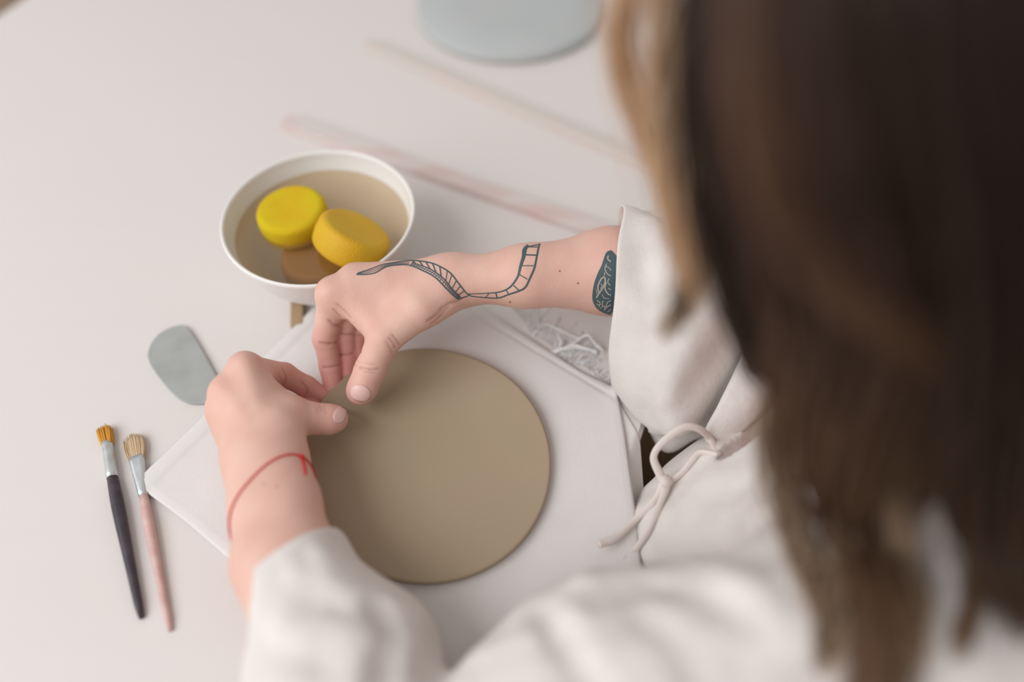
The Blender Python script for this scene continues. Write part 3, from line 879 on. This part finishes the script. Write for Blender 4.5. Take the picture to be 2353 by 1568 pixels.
ML = LO[5:11]; MU = UP[4:10]
for t, w in ((0.55, 1.6),): skin_ribbon(ink, RH, lerp_poly(ML, MI, t), w)
for k in np.linspace(0.06, 0.97, 10):
    a = catmull(MU, 40)[int(k * 39)]; b = catmull(MI, 40)[int(k * 39)]
    skin_ribbon(ink, RH, [tuple(a), tuple(b)], 2.8 if k < 0.55 else 2.0)
for k in np.linspace(0.02, 0.98, 26):
    a = catmull(ML, 80)[int(k * 79)]; b = catmull(MI, 80)[int(k * 79)]; m_ = a + (b - a) * 0.55
    skin_ribbon(ink, RH, [tuple(a), tuple(m_ + (2, -1))], 1.3)
for t in (0.35, 0.68): skin_ribbon(ink, RH, lerp_poly(LO[:6], UP[:5], t), 1.1)
ink.build('tattoo', 'ink', person, True)['label'] = 'dark ladder-patterned band inked round the wrist'
ink = MB()
# paisley emblem near the cuff
PO = [(1404, 578), (1395, 582), (1388, 600), (1384, 612), (1376, 628), (1368, 650), (1364, 672), (1364, 690), (1372, 706), (1386, 716), (1404, 722)]
skin_ribbon(ink, RH, PO, 4.5)
pc = catmull(PO, 40)
for k in range(1, 9):
    t = k / 9.0
    poly = [(x + (1416 - x) * t, y + (650 - y) * 0.12 * t) for x, y in pc]
    poly = [q for q in poly if q[0] < 1414]
    if len(poly) > 3: skin_ribbon(ink, RH, poly[::2], 7.5)
mo = ink.build('tattoo', 'ink', person, True); mo['label'] = 'dark teal paisley emblem inked on the forearm'
lines = MB()
for poly, w in (([(1376, 672), (1374, 658), (1381, 642), (1388, 637), (1391, 645), (1386, 660), (1378, 672), (1370, 684)], 3.2), ([(1393, 648), (1390, 662), (1396, 674), (1404, 678)], 3.0),
                ([(1394, 606), (1390, 618), (1396, 630), (1404, 634)], 2.2), ([(1372, 690), (1380, 696), (1376, 704)], 2.4), ([(1386, 690), (1384, 700), (1392, 704), (1396, 694), (1404, 690)], 2.4),
                ([(1388, 712), (1396, 704), (1404, 700)], 2.6), ([(1396, 716), (1404, 710)], 2.2), ([(1384, 676), (1388, 684), (1400, 686)], 1.8), ([(1398, 588), (1396, 596), (1404, 602)], 3.0), ([(1380, 652), (1384, 656), (1380, 664)], 1.8), ([(1370, 664), (1372, 676)], 1.6), ([(1400, 640), (1396, 648), (1402, 656)], 2.2), ([(1390, 626), (1388, 634)], 2.0), ([(1398, 662), (1404, 666)], 2.2), ([(1370, 698), (1378, 700)], 1.8), ([(1380, 708), (1386, 702), (1390, 708)], 1.8), ([(1392, 612), (1400, 616), (1404, 622)], 1.8)):
    skin_ribbon(lines, RH, poly, w, None, 0.0004)
lines.build('tattoo_highlight', 'skin_line', mo)
for (x, y, H_) in ((1328, 651, RH), (1286, 623, RH), (1172, 694, RH), (606, 1114, LH), (636, 1118, LH)):
    mk = MB(); skin_ribbon(mk, H_, [(x - 1.8, y), (x, y), (x + 1.8, y)], 3.6 if H_ is RH else 3.0, 5); mk.build('mole', 'mole', person)

# ---- red thread round the left wrist
A_, B_, C_ = trace(LH.sdf, [(541, 1152), (612, 1070), (690, 1050)])
nrm = unit(np.cross(B_ - A_, C_ - A_)); 
ax_ = unit(lm - lw); t_ = ((A_ - lw) @ nrm) / (ax_ @ nrm); cen = lw + ax_ * t_
e1 = unit(A_ - cen); e1 = unit(e1 - nrm * (e1 @ nrm)); e2 = np.cross(nrm, e1)
ang = np.linspace(0, 2 * math.pi, 73)
rr_ = np.full(73, 0.012, np.float32); dirs = np.outer(np.cos(ang), e1) + np.outer(np.sin(ang), e2)
for _ in range(60): rr_ = rr_ - LH.sdf((cen + dirs * rr_[:, None]).astype(np.float32)) * 0.8
ring = cen + dirs * (rr_ + 0.0005)[:, None]
mb = MB(); mb.tube(ring, 0.00062, 6, False)
kn = C_ + grad(LH.sdf, C_[None])[0] * 0.0008
mb.tube([kn + V3(-.0022, 0, 0), kn, kn + V3(.0018, -.0006, 0)], [0.0009, 0.0016, 0.001], 8)
tail = trace(LH.sdf, [(691, 1052), (697, 1066), (700, 1080), (701, 1092)]); tail += grad(LH.sdf, tail) * 0.0007
mb.tube(catmull(tail, 10), 0.0008, 6)
mb.build('thread_bracelet', 'red', person)['label'] = 'thin red knotted thread'
# ---- blouse: torso and left sleeve as one cloth surface
CUT = [P(576, 1366, .046), P(680, 1240, .076), P(756, 1240, .046)]
cn = unit(np.cross(CUT[1] - CUT[0], CUT[2] - CUT[0])); 
if cn @ (lf - le) < 0: cn = -cn                         # towards the hand
s1 = P(665, 1300, .047); s2 = P(728, 1420, .046); s3 = P(792, 1560, .042); sE = V3(-0.045, 0.01, TZ + 0.045)
sMid = V3(0.055, 0.055, TZ + 0.052)
fdir = unit(lf - lw)
GROOVES = []; VCUT = []
FOLDS = []                                               # raised cloth folds: polyline, radius, blend
def fold(pts, r, k=0.012): FOLDS.append((np.array(pts, np.float32), r, k))
def blouse(p):
    d = cone(p, B(.0, .09, .035), B(.0, -.09, .035), .082, .082)
    for s in (-1, 1):
        d = smin(d, cone(p, B(.02, .055 * s, -.05), B(-.045, .06 * s, -.30), .098, .118), .04)
        d = smin(d, ball(p, B(.072, .068 * s, -.045), .062), .04)
        d = smin(d, cone(p, B(-.01, .03 * s, .105), SL if s > 0 else SR, .052, .058), .04)
    a = cone(p, s1 + fdir * .03, s1, .0300, .0305)
    a = smin(a, cone(p, s1, s2, .0305, .0362), .012)
    a = smin(a, cone(p, s2, s3, .0362, .0470), .015)
    a = smin(a, cone(p, s3, sE, .0470, .060), .02)
    u = cone(p, sE, sMid, .060, .074)
    u = smin(u, cone(p, sMid, SL, .074, .070), .03)
    a = smin(a, u, .009)
    d = smin(d, a, .022)
    d = smin(d, cone(p, D(1560, 1235, .500), D(1680, 1180, .505), .034, .045), .03)
    for poly, r, k in FOLDS:
        d = smin(d, segdist(p, poly) - r, k)
    d = d + wob(p, 3, 80, 0.0022) + wob(p, 4, 190, 0.0011)
    near = np.abs(d) < 0.016
    if GROOVES and near.any():
        q = p[near]; g_ = np.zeros(len(q), np.float32)
        for poly, dep, w in GROOVES: g_ += dep * np.exp(-(segdist(q, poly) / w) ** 2)
        d[near] += g_
    # the cloth rests on the table, it does not sink into it
    over = ((p[:, :2] - E0[:2].astype(np.float32)) @ EN[:2].astype(np.float32) > -0.002) & (p[:, 2] < TZ + 0.03)
    d = np.where(over, smax(d, TZ + 0.0062 - p[:, 2], .004), d)
    # cut the cuff and hollow it
    cut = (p - CUT[0].astype(np.float32)) @ cn.astype(np.float32)
    near = np.linalg.norm(p - s1.astype(np.float32), axis=1) < 0.12
    d = np.where(near, smax(d, cut, .002), d)
    hol = cone(p, s1 + fdir * .05, s1, .0272, .0266); hol = smin(hol, cone(p, s1, s2, .0266, .0285), .012)
    d = smax(d, -hol, .0015)
    # neck opening running down into a V at the chest
    nk = cone(p, B(.015, 0, .22), B(.03, 0, .10), .075, .062)
    d = smax(d, -nk, .004)
    for a_, b_, ra_, rb_ in VCUT: d = smax(d, -cone(p, a_, b_, ra_, rb_), .003)
    return d
vq = trace(blouse, [(1652, 1046), (1700, 1012), (1745, 980), (1800, 930)], 0.15, 0.8)
vq = vq - grad(blouse, vq, 0.004) * np.array([.002, .006, .010, .014])[:, None]
VCUT += [(vq[i], vq[i + 1], (.003, .009, .015)[i], (.009, .015, .022)[i]) for i in range(3)]
for pxs, dep, w in (([(1245, 1400), (1275, 1455), (1320, 1520), (1370, 1590)], .006, .007), ([(872, 1395), (905, 1455), (890, 1520), (870, 1590)], .007, .007),
                    ([(640, 1330), (690, 1350), (730, 1400)], .0018, .006), ([(700, 1275), (720, 1340), (770, 1400)], .0018, .006), ([(610, 1480), (680, 1500), (740, 1545)], .002, .007),
                    ([(600, 1400), (640, 1420), (700, 1490)], -.0018, .008), ([(745, 1420), (800, 1470), (830, 1560)], -.002, .008), ([(1000, 1470), (980, 1530), (1010, 1600)], .005, .007),
                    ([(1340, 1335), (1450, 1296), (1560, 1290), (1680, 1325), (1780, 1400)], -.004, .008), ([(1380, 1380), (1500, 1345), (1620, 1365), (1720, 1430)], .0030, .008),
                    ([(1100, 1510), (1180, 1480), (1230, 1470)], -.003, .007), ([(1480, 1420), (1560, 1480), (1600, 1560)], .003, .008),
                    ([(1640, 1080), (1580, 1150), (1500, 1220)], -.002, .006), ([(1700, 1120), (1650, 1200), (1640, 1280)], .002, .008)):
    GROOVES.append((trace(blouse, pxs, 0.15, 0.8).astype(np.float32), dep, w))
blv, blq = isosurface(blouse, (-0.14, -0.10, TZ - 0.44), (0.46, 0.50, TZ + 0.24), 0.0021, 2)
bl = mesh_obj('blouse', blv, blq, 'linen', person); bl['label'] = 'loose off-white linen blouse'
# wide right sleeve, an open tube of cloth
RG = [((.075, .345, .052), (.002, .046, .047), .040), ((.095, .330, .043), (.0, .057, .052), .044), ((.117, .318, .043), (.0, .063, .058), .049),
      ((.160, .340, .050), (.0, .060, .054), .046), ((.22, .375, .075), (.0, .05, .045), .048), ((.28, .37, .090), (.0, .06, .056), .058), ((.33, .38, .115), (0, .055, .05), .06)]
ctr = catmull([np.array(c) + V3(0, 0, TZ) for c, a, m in RG], 60); maj = catmull([a for c, a, m in RG], 60); mnr = catmull([(m, 0, 0) for c, a, m in RG], 60)[:, 0]
V = []; nph = 120
for i in range(60):
    tn = unit(ctr[min(i + 1, 59)] - ctr[max(i - 1, 0)]); mj = maj[i]; mi = V3(-.115, -.65, .75); mi = unit(mi - unit(mj) * (mi @ unit(mj))) * mnr[i]
    if mi[2] < 0: mi = -mi                               # towards the viewer's side
    for k in range(nph):
        t = 2 * math.pi * k / nph; u = i / 59.0
        f = 1 + 0.07 * math.sin(3 * t + 9 * u) * min(1, u * 2.5 + .1) + 0.06 * math.sin(5 * t - 14 * u + 1) * min(1, u * 2.5 + .1) + 0.035 * math.sin(8 * t + 20 * u) * min(1, u * 2.5 + .1)
        q = ctr[i] + mj * math.cos(t) * f + mi * math.sin(t) * f
        q = q + tn * (0.0025 * math.sin(2 * t + 1) + 0.0012 * math.sin(5 * t)) * (1 - u)
        V.append(q)
V = np.array(V); V[:, 2] = np.where(((V[:, :2] - E0[:2]) @ EN[:2] > -0.004) & (V[:, 2] < TZ + .003), TZ + .003 + (V[:, 2] - TZ - .003) * 0.05, V[:, 2])
fs = [(i * nph + k, i * nph + (k + 1) % nph, (i + 1) * nph + (k + 1) % nph, (i + 1) * nph + k) for i in range(59) for k in range(nph)]
sl = mesh_obj('sleeve', V, np.array(fs)[:, ::-1], 'linen', bl)
sm = sl.modifiers.new('thickness', 'SOLIDIFY'); sm.thickness = 0.0016; sm.offset = 0
# collar band beside the neck opening
ou = catmull([(1712, 800, .500), (1684, 862, .502), (1650, 930, .502), (1618, 1000, .503), (1646, 1046, .512)], 24)
inn = catmull([(1830, 850, .500), (1790, 905, .502), (1748, 955, .505), (1695, 1005, .509), (1650, 1048, .514)], 24)
hdc = lambda px: (trace(blouse, px, 0.2, 0.8) - CAM) @ np.array([0, CP, -SP])
CV = []
for i in range(24):
    for k in range(9):
        w = k / 8.0; q = ou[i] * (1 - w) + inn[i] * w
        q[2] -= 0.006 * math.sin(math.pi * w) * (1 - i / 26.0)
        CV.append(D(*q))
cf = np.array([(i * 9 + k, i * 9 + k + 1, (i + 1) * 9 + k + 1, (i + 1) * 9 + k) for i in range(23) for k in range(8)])
co = mesh_obj('collar', CV, cf, 'linen', bl); cm = co.modifiers.new('thickness', 'SOLIDIFY'); cm.thickness = 0.0018; cm.offset = 0
# tie: loop, knot and two tails
def cord(name, pts, r, n=40, flat=0.6):
    hd = (trace(blouse, [(x, y) for x, y, d in pts], 0.2, 0.8) - CAM) @ np.array([0, CP, -SP])
    c = catmull([D(x, y, min(d, float(e) - r * 1.05)) for (x, y, d), e in zip(pts, hd)], n)
    m = MB(); m.tube(c, r * (1 + 0.08 * np.sin(np.linspace(0, 25, n))), 10, True, flat, up=VIEW); return m.build(name, 'cord', bl)
cord('tie_loop', [(1650, 1046, .52), (1632, 1010, .50), (1606, 986, .485), (1570, 983, .480), (1522, 1018, .480), (1502, 1050, .482), (1514, 1085, .485), (1530, 1108, .488), (1566, 1088, .490), (1590, 1060, .50), (1610, 1040, .51), (1650, 1046, .52)], .0027, 60)
cord('tie_tail', [(1528, 1104, .487), (1505, 1150, .486), (1455, 1200, .484), (1415, 1238, .476), (1376, 1252, .470)], .0026)
cord('tie_tail', [(1536, 1108, .487), (1512, 1170, .486), (1492, 1215, .486), (1462, 1262, .478), (1430, 1290, .474)], .0026)
kc = D(1530, 1106, .486); m = MB(); m.lathe([(0.0002, -.005), (.0035, -.004), (.0048, 0), (.0035, .004), (.0002, .005)], kc, 14, np.stack([unit(np.cross(VIEW, (1, .6, 0))), -VIEW, unit(V3(1, .6, -.3))], 1)); m.build('tie_knot', 'cord', bl)

# ---- trousers, shoes, stool (mostly hidden below the table)
hip = [B(-.07, .085 * s, -.205) for s in (1, -1)]; kne = [B(.33, .11 * s, -.215) for s in (1, -1)]; ank = [B(.24, .12 * s, -.66) for s in (1, -1)]
def trousers(p):
    d = cone(p, hip[0], hip[1], .10, .10)
    for i in (0, 1):
        d = smin(d, cone(p, hip[i], kne[i], .09, .062), .02); d = smin(d, cone(p, kne[i], ank[i], .062, .05), .02)
    return d + wob(p, 8, 60, 0.003)
v, q = isosurface(trousers, (-0.22, -0.05, 0.02), (0.5, 0.60, TZ - 0.06), 0.007, 2)
mesh_obj('trousers', v, q, 'trouser', person)
for a in ank:
    f = lambda p: smax(smin(cone(p, V3(a[0], a[1], .045), V3(*(a + BF * .13)[:2], .035), .042, .034), cone(p, V3(a[0], a[1], .05), V3(a[0], a[1], .1), .04, .04), .02), (0.002 - p[:, 2]), .004)
    v, q = isosurface(f, (a[0] - .2, a[1] - .1, -.01), (a[0] + .08, a[1] + .14, .16), 0.005, 1)
    mesh_obj('shoe', v, q, 'shoe', person)
sc_ = B(-.06, 0, 0); sc_[2] = 0
stool = tag(empty('wooden_stool', sc_), 'round wooden stool under the seated person', 'stool')
m = MB(); m.lathe([(.0002, .405), (.165, .405), (.175, .412), (.175, .428), (.168, .435), (.0002, .435)], sc_, 48); m.build('seat', 'stool', stool)
for k in range(4):
    t = math.pi / 4 + k * math.pi / 2; m = MB()
    m.tube([sc_ + V3(.11 * math.cos(t), .11 * math.sin(t), .405), sc_ + V3(.16 * math.cos(t), .16 * math.sin(t), 0)], .014, 10); m.build('leg', 'stool', stool)

# ---- hair
def cap(p):
    d = ellipsoid(p, HP(0, -.022, .030), HR, (.084, .098, .093))
    d = smin(d, cone(p, HP(0, -.06, -.02), B(-.06, 0, .12), .06, .05), .03)
    face = (p - HP(0, .045, 0).astype(np.float32)) @ hy_.astype(np.float32)
    return smax(d, face, .02)
v, q = isosurface(cap, (-0.0, 0.08, TZ + 0.0), (0.42, 0.46, TZ + 0.52), 00.006, 1)
hair_v, hair_f, hair_t = [], [], []
nh = 0
DARK = np.array([0.046, 0.029, 0.022]); BROWN = np.array([0.205, 0.108, 0.072]); LIT_GOLD = np.array([0.97, 0.74, 0.50])
def lock(pts, wid, n, light, seed, rad=0.00045, curl=0.004, gold=0.0, m=18):
    global nh
    r = np.random.default_rng(seed)
    px_ = [(x, y) for x, y, d in pts]
    hit_ = trace(blouse, px_, 0.12, 0.8); hd = (hit_ - CAM) @ np.array([0, CP, -SP]); wm = float(np.mean(wid)) / FPX * 0.3
    pts = [(x, y, min(d, float(e) - 0.012 - wm * 0.5)) for (x, y, d), e in zip(pts, hd)]
    g = catmull([D(x, y, d) for x, y, d in pts], m)
    dep = catmull([(d, 0, 0) for x, y, d in pts], m)[:, 0]
    w = np.interp(np.linspace(0, 1, m), np.linspace(0, 1, len(wid)), wid) * dep / FPX
    tn = np.gradient(g, axis=0); tn /= np.linalg.norm(tn, axis=1)[:, None]
    sx = np.cross(tn, VIEW); sx /= np.linalg.norm(sx, axis=1)[:, None]; sy = np.cross(sx, tn)
    u = np.linspace(0, 1, m)
    for i in range(n):
        a, b = r.normal(0, 0.5), r.normal(0, 0.35)
        ph = r.uniform(0, 6.28, 2); fr_ = r.uniform(2, 5)
        le_ = r.uniform(0.72, 1.0); uu = u * le_
        idx = uu * (m - 1)
        def at(A): return np.stack([np.interp(idx, np.arange(m), A[:, k]) for k in range(3)], 1)
        G, X, Y = at(g), at(sx), at(sy); W = np.interp(idx, np.arange(m), w)
        c = G + X * ((a * W + curl * r.normal(0, .5) * np.sin(fr_ * uu * 3 + ph[0]) * uu))[:, None] + Y * ((b * W + curl * 0.6 * np.sin(fr_ * uu * 3 + ph[1]) * uu))[:, None]
        rr = rad * r.uniform(0.7, 1.3) * np.interp(u, [0, .8, 1], [1, .9, .35])
        T = np.gradient(c, axis=0); T /= np.linalg.norm(T, axis=1)[:, None] + 1e-9
        S = np.cross(T, VIEW); S /= np.linalg.norm(S, axis=1)[:, None] + 1e-9; U = np.cross(S, T)
        ring = np.stack([c + rr[:, None] * S, c + rr[:, None] * (-.5 * S + .87 * U), c + rr[:, None] * (-.5 * S - .87 * U)], 1).reshape(-1, 3)
        hair_v.append(ring)
        k = np.arange(m - 1)[:, None] * 3 + nh; j = np.arange(3)[None]; j2 = (j + 1) % 3
        hair_f.append(np.stack([k + j, k + j2, k + 3 + j2, k + 3 + j], -1).reshape(-1, 4)); nh += 3 * m
        mix = np.clip(light + r.normal(0, .22), 0, 1); col = DARK * (1 - mix) + BROWN * mix
        gg = np.clip(gold + r.normal(0, .12) * (gold > 0), 0, 1)
        tip = np.clip(gg + 0.55 * np.clip(uu - 0.55, 0, 1) * (0.5 + light), 0, 1)[:, None]
        TIPC = LIT_GOLD if gold > 0.3 else np.array([0.62, 0.34, 0.16])
        colv = col * (1 - tip) + TIPC * tip
        hair_t.append(np.repeat(colv, 3, 0))
hair_v.append(v); hair_f.append(q); hair_t.append(np.tile(DARK * 0.7, (len(v), 1))); nh = len(v)
# light-ended strands beside the face, light shining through them painted in as gold
lock([(1560, -220, .27), (1470, -60, .285), (1425, 60, .30), (1445, 200, .315), (1510, 350, .325), (1555, 520, .335), (1580, 680, .345)], (60, 60, 42, 42, 50, 45, 22), 90, .9, 1, .00035, .004, .97)
lock([(1640, -220, .26), (1575, -40, .275), (1545, 150, .285), (1550, 350, .295), (1580, 550, .305), (1610, 720, .32)], (90, 80, 60, 55, 50, 25), 130, .9, 2, .00035, .004, .80)
lock([(1600, 380, .305), (1600, 520, .312), (1585, 640, .32), (1555, 720, .33), (1515, 790, .335)], (50, 45, 36, 28, 12), 90, .7, 3, .0004, .006, .35)
# dark mass from the crown
lock([(1760, -260, .21), (1690, -40, .225), (1660, 220, .245), (1690, 480, .265), (1735, 690, .29), (1795, 850, .31), (1850, 990, .33)], (120, 120, 100, 95, 85, 60, 25), 520, .15, 4)
lock([(1850, -260, .19), (1800, 0, .20), (1800, 260, .215), (1850, 500, .24), (1900, 720, .27), (1890, 930, .295), (1880, 1120, .32)], (150, 150, 140, 130, 130, 110, 80), 700, .75, 5)
lock([(1735, -150, .175), (1722, 100, .18), (1755, 330, .19), (1835, 520, .205), (1950, 660, .215), (2110, 750, .225), (2250, 830, .24)], (40, 40, 44, 46, 56, 76, 90), 300, 1.25, 6, .0004, .004, .20)  # lit band across the hair, painted as a lighter lock
lock([(2000, -260, .17), (1970, 0, .175), (1990, 280, .19), (2050, 520, .215), (2080, 760, .25), (2040, 980, .28), (1990, 1180, .31)], (180, 180, 180, 180, 170, 150, 110), 750, .5, 7)
lock([(2200, -260, .16), (2190, 0, .165), (2210, 280, .18), (2240, 560, .21), (2220, 820, .25), (2160, 1020, .285), (2080, 1180, .31)], (200, 200, 200, 200, 180, 140, 90), 750, .12, 8)
lock([(2400, -200, .16), (2390, 100, .17), (2390, 400, .19), (2390, 700, .22), (2380, 1000, .255), (2360, 1250, .285), (2370, 1480, .31)], (200, 200, 200, 190, 170, 130, 110), 700, .12, 9)
lock([(2250, 640, .24), (2240, 860, .265), (2220, 1020, .285), (2250, 1180, .30), (2320, 1330, .31), (2380, 1500, .32)], (120, 110, 80, 60, 60, 60), 330, .3, 10)
# tapering ends over the left shoulder
lock([(1860, 860, .295), (1800, 1000, .31), (1815, 1150, .325), (1868, 1300, .335), (1900, 1430, .342), (1885, 1560, .348)], (60, 44, 28, 28, 24, 8), 190, .45, 11, .0004, .006, .12)
lock([(1930, 880, .29), (1900, 1050, .305), (1930, 1200, .32), (1985, 1340, .333), (2005, 1470, .34), (1935, 1760, .35)], (100, 80, 54, 46, 42, 30), 300, .7, 12, .0004, .006, .16)
lock([(2030, 900, .285), (1990, 1060, .30), (2000, 1200, .318), (2055, 1340, .33), (2078, 1480, .338), (2020, 1780, .35)], (110, 80, 46, 34, 30, 24), 260, .5, 13, .0004, .006, .14)
lock([(2180, 1060, .29), (2215, 1180, .30), (2235, 1320, .31), (2215, 1450, .318), (2195, 1540, .325)], (40, 26, 18, 14, 8), 60, .5, 14, .0004, .006, .3)
for pts_, sd_ in (([(1800, 900, .30), (1775, 1020, .31), (1810, 1180, .32), (1865, 1330, .33), (1900, 1470, .34)], 21), ([(2060, 1120, .30), (2075, 1280, .32), (2100, 1400, .33), (2085, 1560, .34)], 22),
                  ([(1960, 1250, .31), (1930, 1400, .33), (1900, 1580, .34)], 23), ([(2260, 1120, .29), (2285, 1260, .30), (2330, 1400, .31)], 24)):
    lock(pts_, (46, 42, 40, 36, 24), 60, 1.0, sd_, .00035, .008, .45)
# thin curls crossing the collar
lock([(1690, 560, .30), (1700, 680, .32), (1710, 760, .335), (1720, 830, .35), (1745, 890, .355)], (40, 34, 24, 18, 10), 90, .4, 15, .0004, .005, .12)
lock([(1730, 600, .30), (1760, 720, .325), (1790, 810, .34), (1800, 900, .35)], (40, 36, 24, 14), 90, .5, 16, .0004, .006, .12)
lock([(1760, 700, .31), (1745, 790, .335), (1770, 850, .34), (1815, 900, .345)], (24, 14, 12, 16), 45, .5, 17, .0004, .004, .15)
ho = mesh_obj('hair', np.vstack(hair_v), np.vstack(hair_f), 'hair', person, True, np.vstack(hair_t)); ho['label'] = 'long loose brown hair with lighter strands beside the face, coloured golden as if lit through'
